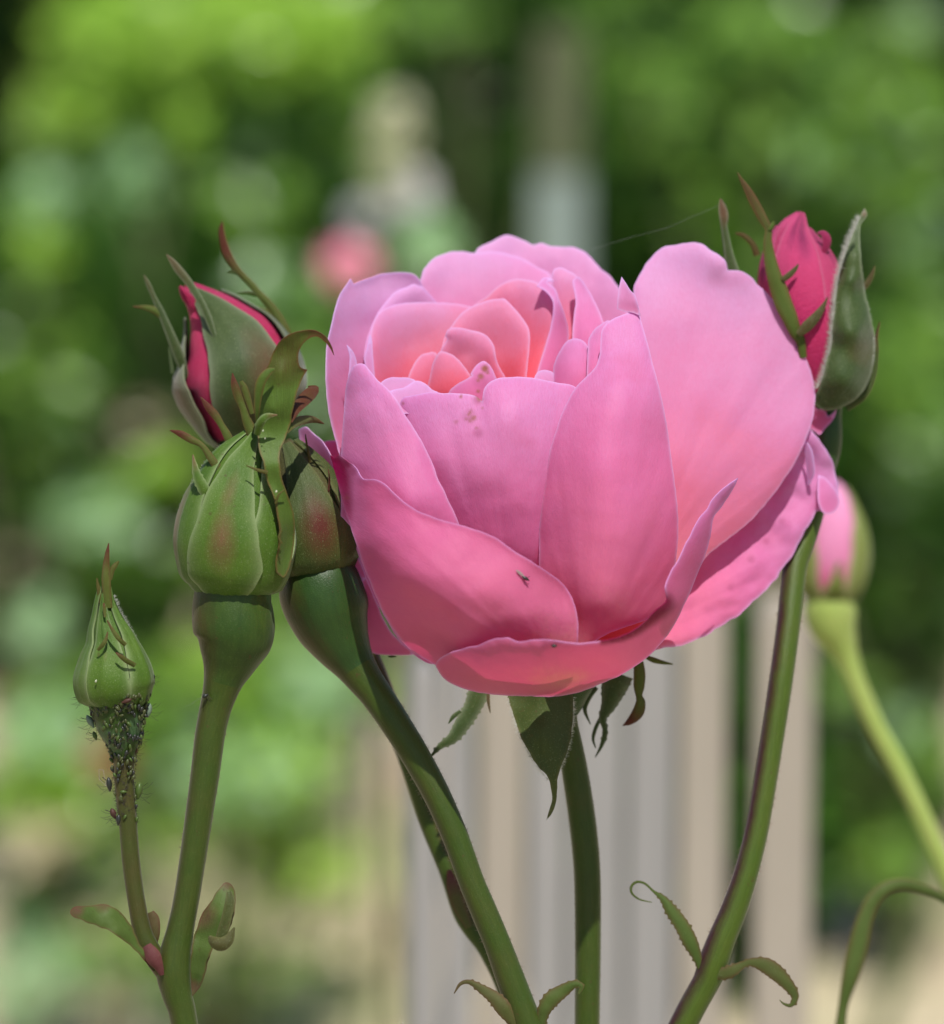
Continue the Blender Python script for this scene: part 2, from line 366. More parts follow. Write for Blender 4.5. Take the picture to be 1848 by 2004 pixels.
def green_mat(name, c1, c2, redc=(0.16, 0.045, 0.03), rimc=(0.30, 0.36, 0.22), rimk=0.6, trans=0.0, rough=0.5, speck=0.3, sheen=0.08, wax=None):
    m, nt, out = new_mat(name)
    at = N(nt, 'ShaderNodeAttribute', attribute_name='tint'); sp = N(nt, 'ShaderNodeSeparateColor'); nt.links.new(at.outputs['Color'], sp.inputs[0])
    tc = N(nt, 'ShaderNodeTexCoord')
    n1 = noisen(nt, tc.outputs['Object'], 120, 4, .6); st = noisen(nt, tc.outputs['UV'], 9, 3, .6, (5, .7, 1)); cell = noisen(nt, tc.outputs['Object'], 4200, 2, .5)
    c = mixc(nt, ramp(nt, n1, [(.3, (0, 0, 0)), (.7, (1, 1, 1))]), c1, c2)
    c = mixc(nt, mth(nt, 'MULTIPLY', st, 0.9), c, tuple(k * .55 for k in c1))
    if wax: c = mixc(nt, ramp(nt, noisen(nt, tc.outputs['Object'], 55, 2, .4), [(.52, (0, 0, 0)), (.56, (.6, .6, .6))]), c, wax)
    bl = mth(nt, 'MULTIPLY', sp.outputs[2], mth(nt, 'ADD', 0.15, mth(nt, 'ADD', mth(nt, 'MULTIPLY', n1, 0.9), mth(nt, 'MULTIPLY', st, 0.8))))
    c = mixc(nt, ramp(nt, bl, [(.12, (0, 0, 0)), (.85, (1, 1, 1))]), c, redc)
    c = mixc(nt, mth(nt, 'MULTIPLY', sp.outputs[0], rimk), c, rimc)
    c = mixc(nt, mth(nt, 'MULTIPLY', ramp(nt, cell, [(.60, (0, 0, 0)), (.72, (1, 1, 1))]), speck), c, (0.40, 0.46, 0.28))
    c = mixc(nt, ramp(nt, noisen(nt, tc.outputs['Object'], 700, 3, .6), [(.66, (0, 0, 0)), (.74, (.55, .55, .55))]), c, (0.10, 0.05, 0.025))
    h = mth(nt, 'ADD', mth(nt, 'MULTIPLY', st, .6), mth(nt, 'MULTIPLY', cell, .5))
    c = mixc(nt, 1.0, c, (0.60, 0.64, 0.50), 'MULTIPLY')
    surface(nt, out, c, trans, rough, 0.22, h, 0.00012, sheen=sheen)
    return m
M_STEM = green_mat('stem_green', (0.060, 0.105, 0.012), (0.092, 0.105, 0.020), redc=(0.085, 0.035, 0.030), trans=0.0, rough=.42, speck=.08)
M_STEM_B = green_mat('stem_brown_green', (0.075, 0.095, 0.018), (0.12, 0.080, 0.03), rough=.42, speck=.08)
M_STEM_R = green_mat('stem_green_purple', (0.090, 0.150, 0.016), (0.12, 0.16, 0.022), redc=(0.055, 0.012, 0.025), rough=.42, speck=.08)
M_HIP = green_mat('hip_green', (0.040, 0.090, 0.014), (0.080, 0.130, 0.020), rough=.42, speck=.1, wax=(0.10, 0.20, 0.11))
M_HIP_D = green_mat('hip_dark_green', (0.035, 0.085, 0.022), (0.05, 0.11, 0.022), rough=.40, speck=.05)
M_SEP = green_mat('sepal_green', (0.095, 0.200, 0.020), (0.17, 0.28, 0.038), redc=(0.24, 0.10, 0.07), rimc=(0.42, 0.48, 0.30), trans=.12, speck=.4)
M_SEP_D = green_mat('sepal_dark_green', (0.075, 0.110, 0.026), (0.11, 0.14, 0.034), redc=(0.13, 0.025, 0.02), rimc=(0.16, 0.15, 0.06), trans=.08, speck=.3)
M_SEP_G = green_mat('sepal_grey_green', (0.060, 0.105, 0.026), (0.095, 0.135, 0.036), redc=(0.17, 0.08, 0.05), rimc=(0.45, 0.46, 0.40), rimk=.45, trans=.1, speck=.35, sheen=.25)
M_LEAF = green_mat('bract_green', (0.14, 0.22, 0.05), (0.20, 0.28, 0.08), redc=(0.22, 0.06, 0.08), rimc=(0.22, 0.07, 0.06), trans=.3, speck=.15)
M_TIP = green_mat('sepal_tip', (0.16, 0.22, 0.04), (0.22, 0.26, 0.06), redc=(0.15, 0.035, 0.02), rimc=(0.18, 0.06, 0.03), trans=.25, speck=.2)
M_BLADE = green_mat('sepal_leafy', (0.13, 0.22, 0.035), (0.17, 0.27, 0.05), redc=(0.12, 0.07, 0.02), rimc=(0.28, 0.07, 0.05), rimk=.5, trans=.2, speck=.12)
M_YGREEN = green_mat('hip_yellow_green', (0.50, 0.62, 0.18), (0.62, 0.68, 0.26), rough=.4, speck=0, redc=(.4, .3, .1))
M_YSEP = green_mat('sepal_olive', (0.28, 0.34, 0.08), (0.34, 0.38, 0.12), rimc=(.75, .62, .5), rough=.4, speck=0, redc=(.10, .11, .02))
def plain(name, col, rough=.6, trans=0, alpha=1, spec=.3):
    m, nt, out = new_mat(name); tc = N(nt, 'ShaderNodeTexCoord'); n1 = noisen(nt, tc.outputs['Object'], 1800, 2, .5)
    c = mixc(nt, n1, tuple(k * .7 for k in col), tuple(min(1, k * 1.3) for k in col)); surface(nt, out, c, trans, rough, spec)
    return m
M_HAIR = plain('plant_hair', (0.55, 0.56, 0.50), trans=.5); M_APH_G = plain('aphid_green', (0.06, 0.10, 0.02), .4, .15); M_APH_D = plain('aphid_dark', (0.02, 0.022, 0.018), .35)
M_APH_R = plain('aphid_red', (0.05, 0.018, 0.012), .6); M_APH_O = plain('aphid_olive', (0.05, 0.06, 0.018), .4); M_APH_P = plain('aphid_grey', (0.13, 0.18, 0.13), .6); M_LEG = plain('insect_leg', (0.03, 0.022, 0.018), .5); M_SILK = plain('silk', (.4, .42, .4), .5, .4)
M_WING = plain('insect_wing', (0.5, 0.42, 0.4), .2, .6)
M_HAIR2 = plain('stem_hair_brown', (0.22, 0.16, 0.12), trans=.3)
M_DROP = plain('sap_speck', (0.40, 0.42, 0.30), .6)
# ------------------------------------------------------------------ the open rose
rose = empty('rose_bloom', P(1149, 2040, 60), 'large open pink rose with many cupped petals, the biggest flower', 'rose')
B0 = (1110, 1290)
def petal(pts, depth, mat=M_PETAL, base=B0, reach=600, **k): return sheet('petal', pts, depth, mat, rose, base, reach, **k)
# rearmost petals
petal([(905, 700, 1), (930, 493), (955, 477), (978, 464), (994, 460), (1012, 464), (1030, 473), (1045, 479), (1061, 475), (1084, 483), (1110, 483), (1135, 487), (1150, 497), (1163, 511), (1177, 526), (1190, 536), (1203, 550), (1214, 566), (1225, 590), (1232, 620), (1240, 720, 1), (1100, 780)],
      [(994, 460, 290), (930, 500, 265), (1084, 483, 290), (1190, 536, 240), (1230, 620, 150), (1080, 600, 262), (1000, 700, 225), (1200, 700, 140), (905, 700, 190)], M_PALE, (1040, 900), 460, curl=5, amp=9, ripple=2)
petal([(800, 720, 1), (815, 600), (827, 563, 1), (822, 553), (824, 542), (830, 527), (841, 513), (852, 503), (865, 499), (885, 493), (904, 493), (935, 495), (967, 493), (998, 499), (1026, 509), (1050, 522), (1077, 540), (1095, 600), (1100, 720, 1), (950, 780)],
      [(904, 493, 240), (826, 545, 185), (1026, 509, 240), (1090, 600, 175), (950, 620, 200), (830, 700, 140), (1000, 740, 150), (900, 780, 130)], M_PALE, (960, 840), 370, curl=5, amp=9, ripple=2)
# left outer petal
petal([(827, 560, 1), (820, 545), (810, 536), (786, 533), (765, 534), (747, 536), (735, 540), (723, 544), (706, 550), (692, 556, 1), (686, 545, 1), (679, 556), (669, 571), (661, 588), (655, 610), (648, 640), (642, 665), (639, 690), (638, 732), (641, 783), (648, 825), (657, 860), (668, 900), (690, 960, 1), (800, 900), (850, 700)],
      [(810, 540, 160), (747, 536, 150), (690, 550, 90), (655, 610, 0), (639, 690, -40), (641, 783, -60), (668, 900, -70), (672, 700, 10), (720, 640, 110), (740, 760, 100), (800, 700, 150), (700, 850, 30), (690, 600, 75)], M_PALE, (820, 1050), 500, curl=-4, amp=6)
petal([(712, 700, 1), (716, 672), (726, 640), (740, 612), (750, 598), (762, 584), (771, 573), (782, 567), (795, 563), (808, 556), (818, 559), (829, 563), (870, 620), (880, 720, 1), (760, 760)],
      [(782, 567, 135), (740, 612, 100), (829, 563, 150), (712, 700, 40), (860, 650, 170), (790, 680, 150)], M_PALE, (850, 850), 290, curl=12)
petal([(679, 675, 1), (684, 680), (692, 690), (697, 705), (700, 740), (680, 760, 1), (685, 700)], [(679, 675, -80), (697, 705, -70), (690, 750, -80)], M_PALE, (700, 900), 220, amp=0)
# inner bowl
petal([(735, 790, 1), (730, 740), (727, 705), (724, 680), (725, 654), (729, 636), (736, 620), (746, 609), (758, 602), (772, 597), (790, 594), (812, 592), (833, 592), (860, 593), (885, 594), (905, 597), (935, 610), (940, 700), (900, 790, 1), (820, 800)],
      [(833, 592, 128), (760, 602, 95), (736, 620, 55), (724, 680, 0), (732, 760, -10), (905, 600, 155), (800, 680, 100), (860, 740, 80), (800, 780, 50), (930, 700, 110)], M_IN, (850, 880), 290, curl=9, rimw=12)
petal([(712, 702, 1), (718, 680), (724, 655), (729, 670), (730, 700), (734, 740), (738, 772, 1), (722, 745)], [(712, 702, -20), (729, 670, -8), (735, 760, -20)], M_PALE, (760, 900), 240, amp=0)
petal([(870, 740, 1), (890, 660), (897, 632), (905, 620), (918, 606), (935, 592), (955, 579), (968, 566), (982, 556), (997, 549), (1014, 546), (1032, 548), (1049, 552), (1066, 566), (1080, 581), (1086, 592), (1087, 625), (1076, 660), (1066, 690), (1056, 725), (1050, 760, 1), (960, 790)],
      [(1014, 546, 118), (905, 620, 105), (955, 579, 110), (1080, 581, 78), (1084, 640, 50), (1052, 740, 5), (1000, 650, 110), (940, 700, 80), (960, 780, 0)], M_IN, (985, 850), 330, curl=8)
petal([(1079, 546, 1), (1081, 535), (1085, 527), (1092, 524), (1100, 524), (1114, 531), (1128, 540), (1140, 560), (1150, 620), (1140, 680, 1), (1105, 700), (1090, 640)],
      [(1100, 524, 115), (1080, 560, 105), (1140, 560, 110), (1115, 640, 90), (1110, 700, 50)], M_IN, (1100, 850), 320, curl=8)
petal([(1050, 560, 1), (1064, 544), (1078, 545), (1085, 550), (1070, 552), (1086, 565), (1096, 590), (1106, 618), (1113, 650), (1110, 680), (1095, 712), (1084, 735), (1048, 760, 1), (1050, 735), (1060, 700), (1070, 668), (1078, 640), (1082, 612), (1082, 592), (1070, 572)],
      [(1064, 544, 80), (1085, 590, 45), (1110, 640, 70), (1080, 640, 35), (1050, 745, -20), (1095, 712, 20)], M_PETAL, (1090, 900), 340, amp=2, curl=5)
petal([(1085, 770, 1), (1105, 730), (1118, 690), (1120, 654), (1121, 635), (1124, 612), (1127, 598), (1127, 583), (1123, 566), (1121, 547), (1127, 543), (1134, 541), (1146, 558), (1155, 573), (1164, 590), (1172, 607), (1178, 622), (1190, 660), (1170, 740, 1)],
      [(1134, 541, 80), (1123, 560, 70), (1121, 640, 20), (1155, 640, 0), (1180, 630, 30), (1110, 740, -10), (1160, 720, -40)], M_PETAL, (1130, 900), 360, curl=-6, amp=5, ripple=1.5)
petal([(860, 780, 1), (862, 720), (864, 690), (868, 668), (874, 652), (884, 638), (897, 620), (912, 607), (928, 598), (947, 591), (966, 586), (980, 585, 1), (986, 584), (995, 591), (1006, 603), (1019, 618), (1030, 634), (1036, 648), (1037, 664), (1036, 685), (1034, 705), (1031, 740), (1030, 780, 1), (950, 800)],
      [(947, 591, 72), (884, 638, 50), (864, 690, 20), (1006, 603, 60), (1037, 664, 15), (1031, 740, -25), (960, 680, 62), (990, 740, 20), (900, 740, 30)], M_IN, (960, 860), 290, curl=9)
petal([(862, 770, 1), (862, 700), (863, 684), (873, 668, 1), (875, 664), (872, 657), (876, 646), (882, 642), (893, 641), (904, 642), (920, 646), (938, 650), (951, 656), (960, 665), (967, 677), (970, 692), (973, 707), (981, 724), (990, 740), (1000, 775, 1), (930, 790)],
      [(904, 642, 30), (876, 650, 15), (951, 656, 28), (970, 692, -5), (995, 760, -40), (915, 690, 42), (940, 740, 20), (863, 720, 10)], M_IN, (920, 860), 230, curl=8)
petal([(832, 775, 1), (839, 750), (842, 735), (845, 722), (849, 709), (854, 698), (861, 688), (866, 688), (877, 691), (888, 696), (899, 706), (908, 717), (916, 728), (925, 745), (920, 790, 1)],
      [(861, 688, -10), (845, 722, -14), (838, 765, -25), (888, 696, -16), (918, 735, -32), (880, 740, -34), (900, 780, -50)], M_IN, (880, 830), 170, curl=6, amp=2)
petal([(790, 770, 1), (799, 740), (803, 727), (810, 713), (817, 703), (825, 695), (838, 691), (853, 691), (860, 720), (850, 775, 1)], [(825, 695, 42), (800, 740, 10), (853, 691, 45), (840, 760, 20)], M_IN, (840, 850), 200, curl=5, amp=2)
petal([(870, 800, 1), (879, 768), (887, 758), (897, 751), (910, 744), (924, 735), (921, 733), (928, 721), (937, 712), (947, 707), (957, 713), (963, 722), (969, 735), (978, 760), (985, 800, 1)],
      [(947, 707, -35), (880, 768, -60), (925, 735, -58), (940, 760, -78), (975, 760, -50)], M_PETAL, (930, 850), 150, curl=6, amp=3,
      browns=((949, 722, 6, 1), (941, 737, 5, .9), (936, 745, 3, .7), (954, 730, 3, .8), (936, 766, 3, .8)), reds=((942, 750, 14, .25),), step=3.5)
petal([(745, 800, 1), (745, 752), (751, 744), (760, 740), (772, 738), (785, 739), (800, 740), (815, 748), (825, 800, 1)], [(772, 738, -70), (810, 750, -60), (780, 790, -110)], M_PALE, (800, 900), 170, curl=-5, amp=2)
petal([(758, 810, 1), (762, 774), (763, 766), (775, 762), (790, 759), (802, 752), (812, 746), (824, 747), (835, 753), (846, 763), (860, 770), (880, 810, 1)], [(765, 768, -110), (812, 746, -85), (860, 775, -120), (810, 800, -140)], M_PALE, (820, 900), 150, curl=-5, amp=2)
petal([(1040, 770, 1), (1047, 738), (1052, 729), (1061, 725), (1072, 725), (1081, 728), (1087, 736), (1095, 760), (1090, 780, 1)], [(1061, 725, -90), (1090, 750, -90), (1060, 770, -115)], M_PALE, (1070, 850), 130, amp=1, curl=6)
petal([(1084, 780, 1), (1083, 735), (1084, 718), (1089, 702), (1096, 688), (1103, 676), (1112, 667), (1124, 663), (1136, 665), (1146, 672), (1152, 684), (1155, 710), (1150, 790, 1)], [(1124, 663, -55), (1086, 715, -75), (1120, 720, -105), (1152, 690, -75), (1115, 775, -130)], M_PETAL, (1120, 850), 190, curl=10, amp=3)
petal([(1148, 760, 1), (1150, 700), (1151, 680), (1151, 668), (1157, 655), (1166, 643), (1178, 634), (1195, 628), (1210, 660), (1190, 760, 1)], [(1152, 670, -85), (1178, 634, -75), (1170, 700, -120), (1200, 700, -100)], M_PETAL, (1170, 850), 220, curl=8, amp=2)
# front wall of the bowl
petal([(760, 1000, 1), (775, 850), (781, 800), (786, 784), (790, 778), (800, 775), (815, 773), (832, 769), (849, 768), (868, 770), (888, 770), (906, 771), (924, 773), (934, 777), (944, 786, 1), (946, 772), (949, 759), (956, 750), (967, 744), (980, 740), (1000, 739), (1018, 738), (1042, 740), (1065, 744), (1095, 750), (1127, 758), (1160, 800), (1150, 1000), (1110, 1180, 1), (960, 1170), (850, 1080)],
      [(790, 780, -140), (850, 768, -172), (944, 786, -208), (1018, 740, -182), (1110, 760, -158), (950, 900, -238), (850, 900, -205), (1060, 900, -225), (1000, 1050, -215), (850, 1050, -150), (1100, 1150, -150), (1140, 900, -170), (780, 900, -140), (930, 810, -214), (985, 800, -232)],
      M_PETAL, (1010, 1330), 570, step=5, curl=6, amp=5, rimw=11, reds=((935, 783, 9, .4), (936, 848, 9, .3), (918, 815, 12, .25)),
      browns=((938, 780, 5, .9), (921, 806, 3, .7), (918, 812, 3, .7), (928, 818, 4, .8), (921, 823, 4, .6), (903, 778, 2.5, .9), (893, 826, 3, .5), (934, 838, 2.5, .6), (945, 800, 2, .5), (789, 789, 3, .6), (912, 820, 2.5, .5)))
petal([(668, 1010, 1), (668, 960), (667, 920), (669, 880), (671, 845), (674, 805), (677, 765), (681, 742), (687, 725), (694, 716), (703, 712), (713, 713), (720, 720), (727, 729), (740, 745), (760, 762), (778, 785), (793, 812), (808, 835), (824, 861), (836, 885), (846, 905), (856, 935), (868, 958), (880, 985), (892, 1010), (902, 1040), (905, 1120, 1), (780, 1120)],
      [(703, 712, -165), (676, 780, -140), (668, 900, -150), (720, 800, -196), (740, 900, -220), (850, 910, -235), (790, 812, -225), (895, 1020, -240), (800, 980, -275), (690, 1000, -160), (800, 1110, -230), (890, 1110, -225)],
      M_PETAL, (960, 1330), 640, curl=7, amp=6, rimw=12)
# the tall right hand petal and its folded tip
petal([(1055, 1130, 1), (1056, 1080), (1056, 1040), (1060, 990), (1065, 950), (1071, 910), (1079, 875), (1090, 840), (1101, 808), (1112, 785), (1125, 762), (1143, 742), (1158, 728), (1168, 714), (1174, 695), (1176, 672), (1177, 652), (1183, 638), (1197, 626), (1215, 618), (1232, 612), (1246, 611), (1252, 616), (1258, 640), (1267, 670), (1275, 705), (1285, 740), (1297, 790), (1306, 840), (1314, 900), (1321, 950), (1326, 1000), (1327, 1050), (1322, 1100), (1316, 1150), (1300, 1190), (1270, 1210), (1230, 1225), (1190, 1240), (1160, 1260), (1140, 1300, 1), (1100, 1250)],
      [(1056, 1050, -215), (1070, 920, -222), (1110, 790, -208), (1170, 712, -180), (1180, 650, -150), (1240, 612, -130), (1275, 705, -160), (1310, 870, -190), (1327, 1030, -200), (1310, 1160, -190), (1200, 900, -292), (1210, 1050, -305), (1210, 750, -235), (1130, 1000, -278), (1180, 1180, -292), (1140, 1290, -225), (1230, 1220, -245), (1090, 1200, -215)],
      M_PETAL, (1150, 1330), 720, curl=6, amp=6, wave=90, rimw=11)
petal([(1208, 605, 1), (1209, 585), (1213, 560), (1217, 542, 1), (1224, 552), (1233, 566), (1243, 578), (1248, 592), (1254, 618, 1), (1238, 612), (1222, 610)], [(1217, 542, -70), (1210, 600, -105), (1250, 610, -125), (1235, 590, -125)], M_PALE, (1230, 700), 170, amp=2, curl=-4)
# big outer petal at the right
petal([(1200, 1180, 1), (1215, 900), (1232, 680), (1238, 610), (1241, 562), (1247, 548), (1254, 535), (1265, 516), (1277, 502), (1288, 491), (1300, 484), (1320, 480), (1340, 476), (1360, 475), (1376, 479), (1390, 489), (1405, 498), (1417, 507), (1423, 519), (1424, 529, 1), (1436, 529), (1450, 531), (1462, 537), (1474, 546), (1482, 557), (1492, 566), (1504, 577), (1515, 590), (1528, 607), (1541, 626), (1553, 649), (1566, 676), (1577, 702), (1586, 725), (1592, 745), (1595, 770), (1594, 795), (1590, 820), (1583, 843), (1573, 868), (1562, 893), (1548, 918), (1530, 945), (1505, 978), (1480, 1008), (1452, 1034), (1425, 1055), (1392, 1080), (1350, 1130), (1300, 1220, 1)],
      [(1350, 475, 120), (1247, 548, 110), (1285, 495, 130), (1423, 519, 103), (1400, 512, 105), (1405, 548, 112), (1350, 560, 106), (1440, 548, 113), (1482, 557, 120), (1566, 676, 120), (1594, 780, 105), (1562, 893, 70), (1480, 1008, 40), (1392, 1080, 10), (1400, 800, 45), (1300, 900, 0), (1240, 750, 45), (1450, 900, 35), (1250, 1100, -40), (1300, 1200, -30), (1350, 620, 85), (1330, 1050, -10)],
      M_PALE, (1230, 1180), 740, curl=6, amp=5, wave=130, rimw=9, ripple=1.5, reds=((1400, 544, 18, .10),))
# lower right outer petal
petal([(1180, 1230, 1), (1300, 1040), (1450, 900), (1540, 830), (1580, 836), (1584, 838), (1592, 848), (1602, 859), (1610, 870), (1620, 885), (1628, 900), (1634, 920), (1637, 938), (1640, 955), (1641, 975), (1637, 992), (1628, 1003), (1615, 1005), (1601, 1000), (1594, 1008), (1586, 1024), (1577, 1036), (1568, 1054), (1556, 1078), (1546, 1095), (1532, 1112), (1520, 1132), (1504, 1150), (1484, 1168), (1462, 1188), (1445, 1206), (1425, 1216), (1405, 1229), (1388, 1240), (1362, 1252), (1338, 1262), (1314, 1267), (1295, 1268), (1240, 1290, 1)],
      [(1584, 838, 120), (1640, 960, 150), (1600, 1000, 120), (1556, 1078, 95), (1484, 1168, 60), (1388, 1240, 10), (1300, 1267, -40), (1500, 1000, 130), (1400, 1080, 85), (1350, 1150, 40), (1450, 1120, 75), (1560, 930, 140), (1300, 1150, 40), (1200, 1230, 0), (1450, 930, 150), (1240, 1285, -20)],
      M_PETAL, (1180, 1270), 560, curl=9, amp=16, wave=65, rimw=15, ripple=2.5, reds=((1470, 1095, 7, .3), (1500, 1060, 6, .25), (1430, 1150, 6, .2), (1530, 1020, 6, .25), (1598, 965, 4, .4)), browns=((1600, 950, 2, .5), (1601, 965, 2, .5), (1600, 975, 2, .4)))
petal([(1573, 862, 1), (1580, 866), (1588, 880), (1593, 900), (1594, 925), (1589, 940), (1582, 950), (1580, 925), (1577, 895)], [(1573, 862, 110), (1594, 915, 98), (1582, 945, 118)], M_PALE, (1500, 1200), 330, amp=0, curl=3)
petal([(1601, 930, 1), (1612, 933), (1625, 945), (1636, 960), (1643, 980), (1639, 996), (1628, 1005), (1612, 1004), (1602, 985), (1600, 955)], [(1605, 940, 136), (1640, 980, 140), (1610, 1000, 114), (1620, 965, 128)], M_PETAL, (1500, 1200), 330, amp=1, curl=0)
petal([(1570, 790, 1), (1590, 791), (1598, 800), (1608, 801), (1617, 806), (1621, 815), (1626, 812), (1633, 806), (1637, 800, 1), (1634, 815), (1625, 828), (1614, 840), (1604, 851), (1590, 842), (1570, 835)], [(1590, 791, 150), (1617, 806, 160), (1637, 800, 150), (1604, 850, 150), (1575, 820, 150)], M_OUT, (1540, 900), 200, amp=4, curl=3)
# petals peeping out at the left below the bowl
petal([(585, 840, 1), (598, 835), (607, 843), (619, 853), (630, 862), (640, 876), (648, 892), (656, 915), (672, 960), (690, 1010, 1), (640, 985), (600, 940), (590, 890)], [(598, 836, 20), (648, 892, -50), (600, 900, 40), (680, 1000, -40)], M_PALE, (800, 1150), 400, curl=-6, amp=6, browns=((606, 845, 2, .7),))
petal([(628, 866, 1), (645, 862), (665, 864), (690, 880), (700, 940), (660, 950, 1)], [(645, 862, 60), (665, 940, 40), (690, 880, 60)], M_OUT, (800, 1100), 320, amp=3)
petal([(676, 1086, 1), (680, 1070), (690, 1062), (697, 1080), (712, 1115), (730, 1160), (760, 1230), (800, 1270), (813, 1280), (790, 1282), (768, 1282), (740, 1280), (718, 1272, 1), (716, 1240), (717, 1200), (713, 1150), (700, 1120)], [(676, 1086, -60), (717, 1150, -70), (720, 1270, 40), (810, 1280, 20), (740, 1180, -50)], M_OUT, (1000, 1250), 400, curl=-3, amp=4, rimw=7)
petal([(690, 1060, 1), (700, 1080), (712, 1120), (730, 1165), (755, 1210), (790, 1262), (850, 1300), (900, 1250), (800, 1100), (730, 1000, 1)], [(700, 1080, -95), (755, 1210, -95), (850, 1300, -60), (800, 1100, -80)], M_OUT, (1100, 1300), 500, amp=2)
# front left outer petal
petal([(647, 891, 1), (655, 897), (662, 893), (665, 891, 1), (672, 896), (683, 905), (690, 908), (698, 917), (706, 930), (712, 937), (724, 938), (738, 939), (752, 947), (768, 962), (785, 977), (805, 992), (830, 1005), (850, 1013), (866, 1018), (890, 1024), (915, 1031), (940, 1040), (965, 1050), (985, 1062), (1005, 1077), (1030, 1092), (1055, 1108), (1075, 1122), (1095, 1136), (1110, 1152), (1120, 1170), (1127, 1190), (1131, 1210), (1132, 1235), (1129, 1270), (1120, 1320, 1), (1040, 1325), (950, 1320), (880, 1310), (850, 1299), (825, 1286), (800, 1268), (780, 1245), (760, 1215), (742, 1180), (727, 1145), (713, 1110), (700, 1070), (686, 1030), (672, 985), (662, 945)],
      [(648, 893, -130), (672, 985, -185), (713, 1110, -200), (760, 1215, -180), (830, 1288, -110), (712, 937, -245), (785, 977, -290), (866, 1018, -322), (965, 1050, -335), (1055, 1108, -325), (1110, 1152, -290), (1131, 1230, -290), (800, 1120, -335), (900, 1170, -375), (1000, 1200, -360), (900, 1290, -260), (1080, 1300, -265), (950, 1320, -220), (740, 1060, -275), (1060, 1200, -330)],
      M_OUT, (1090, 1330), 640, curl=-7, amp=9, wave=80, rimw=10, ripple=1, reds=[(x, y, r, s) for x, y, r, s in crv([(652, 897, 16, 1), (662, 912, 20, 1), (669, 935, 18, .95), (674, 960, 14, .85), (679, 990, 10, .7), (686, 1030, 6, .4)], 5)] + [(676, 908, 14, .9), (688, 922, 10, .5)], browns=((680, 974, 4, .35),))
# the lowest petal, curled up like a saucer
petal([(853, 1303, 1), (856, 1294), (866, 1285), (882, 1277), (900, 1271), (915, 1267), (932, 1264), (944, 1259), (955, 1254), (968, 1250), (985, 1248), (996, 1248), (1006, 1253), (1018, 1256), (1035, 1253), (1060, 1251), (1085, 1253), (1110, 1257), (1135, 1259), (1160, 1257), (1190, 1252), (1218, 1244), (1242, 1232), (1262, 1216), (1276, 1201), (1288, 1190), (1300, 1181), (1305, 1172), (1302, 1152), (1306, 1135), (1314, 1117), (1325, 1100), (1333, 1083), (1340, 1068), (1350, 1050), (1358, 1032), (1370, 1012), (1385, 994), (1394, 978), (1408, 962), (1425, 948), (1444, 936, 1), (1437, 952), (1425, 972), (1412, 992), (1397, 1012), (1393, 1030), (1390, 1050), (1380, 1085), (1368, 1115), (1354, 1150), (1340, 1180), (1325, 1212), (1308, 1240), (1290, 1262), (1268, 1285), (1240, 1305), (1212, 1322), (1180, 1336), (1145, 1350), (1110, 1359), (1075, 1363), (1040, 1362), (1000, 1361), (960, 1358), (920, 1351), (890, 1340), (868, 1326)],
      [(855, 1300, -255), (960, 1253, -385), (1060, 1251, -425), (1160, 1257, -430), (1242, 1232, -400), (1302, 1165, -345), (1340, 1068, -280), (1394, 978, -230), (1442, 938, -190), (1393, 1035, -205), (1354, 1150, -200), (1290, 1262, -190), (1180, 1336, -160), (1060, 1363, -140), (920, 1351, -190), (1060, 1310, -350), (1200, 1290, -330), (950, 1310, -320), (1310, 1190, -310), (1340, 1120, -255)],
      M_OUT, (1110, 1420), 520, curl=10, amp=6, wave=75, rimw=11, ripple=1, reds=[(x, y, r, 1) for x, y, r in crv([(1301, 1180, 17), (1290, 1192, 17), (1276, 1205, 15), (1260, 1219, 12), (1240, 1234, 10), (1215, 1246, 8), (1180, 1255, 5)], 5)])
petal([(1190, 1230, 1), (1240, 1200), (1300, 1130), (1320, 1100), (1345, 1130), (1320, 1200), (1270, 1260), (1180, 1290), (1130, 1290, 1), (1140, 1250)], [(1190, 1240, -120), (1300, 1150, -130), (1250, 1240, -110), (1140, 1280, -90)], M_IN, (1150, 1300), 700, amp=2)
# heart of the base, where all petals join the hip
hipb = Body([(1105, 1400, 30, 26), (1104, 1380, 30, 40), (1102, 1350, 26, 58), (1101, 1315, 22, 66), (1100, 1290, 20, 58)])
hipb.skin('hip', M_HIP_D, rose)
# sepals hanging under the flower
sheet('sepal', [(992, 1340, 1), (994, 1362), (1001, 1388), (1010, 1413), (1019, 1440), (1030, 1462), (1041, 1482), (1054, 1500), (1067, 1513), (1075, 1526), (1079, 1543), (1081, 1560), (1078, 1578), (1073, 1592), (1069, 1606, 1), (1080, 1592), (1087, 1575), (1090, 1556), (1091, 1537), (1093, 1519), (1098, 1500), (1105, 1483), (1111, 1466), (1117, 1443), (1121, 1413), (1122, 1385), (1121, 1340, 1)],
      [(994, 1350, -60), (1120, 1350, -60), (1058, 1350, -95), (1060, 1430, -112), (1012, 1420, -82), (1120, 1420, -80), (1085, 1520, -100), (1070, 1600, -80)], M_SEP_D, rose, (1058, 1340), 270, step=5, amp=4, wave=40, rimw=7, ripple=1.5, curl=-4)
q = crv([(992, 1355), (1010, 1413), (1030, 1462), (1054, 1500), (1075, 1526)], 4); pq = PA(np.column_stack([q, np.full(len(q), -88)]))
hairs('fuzz', pq, [-RGT * 1 - UPV * .3] * len(pq), M_HAIR, rose, 260, 11)
q = crv([(1122, 1365), (1121, 1413), (1111, 1466), (1096, 1506)], 4); pq = PA(np.column_stack([q, np.full(len(q), -88)]))
hairs('fuzz', pq, [RGT * 1 - UPV * .3] * len(pq), M_HAIR, rose, 200, 9)
M_SEP_U = M_SEP_G
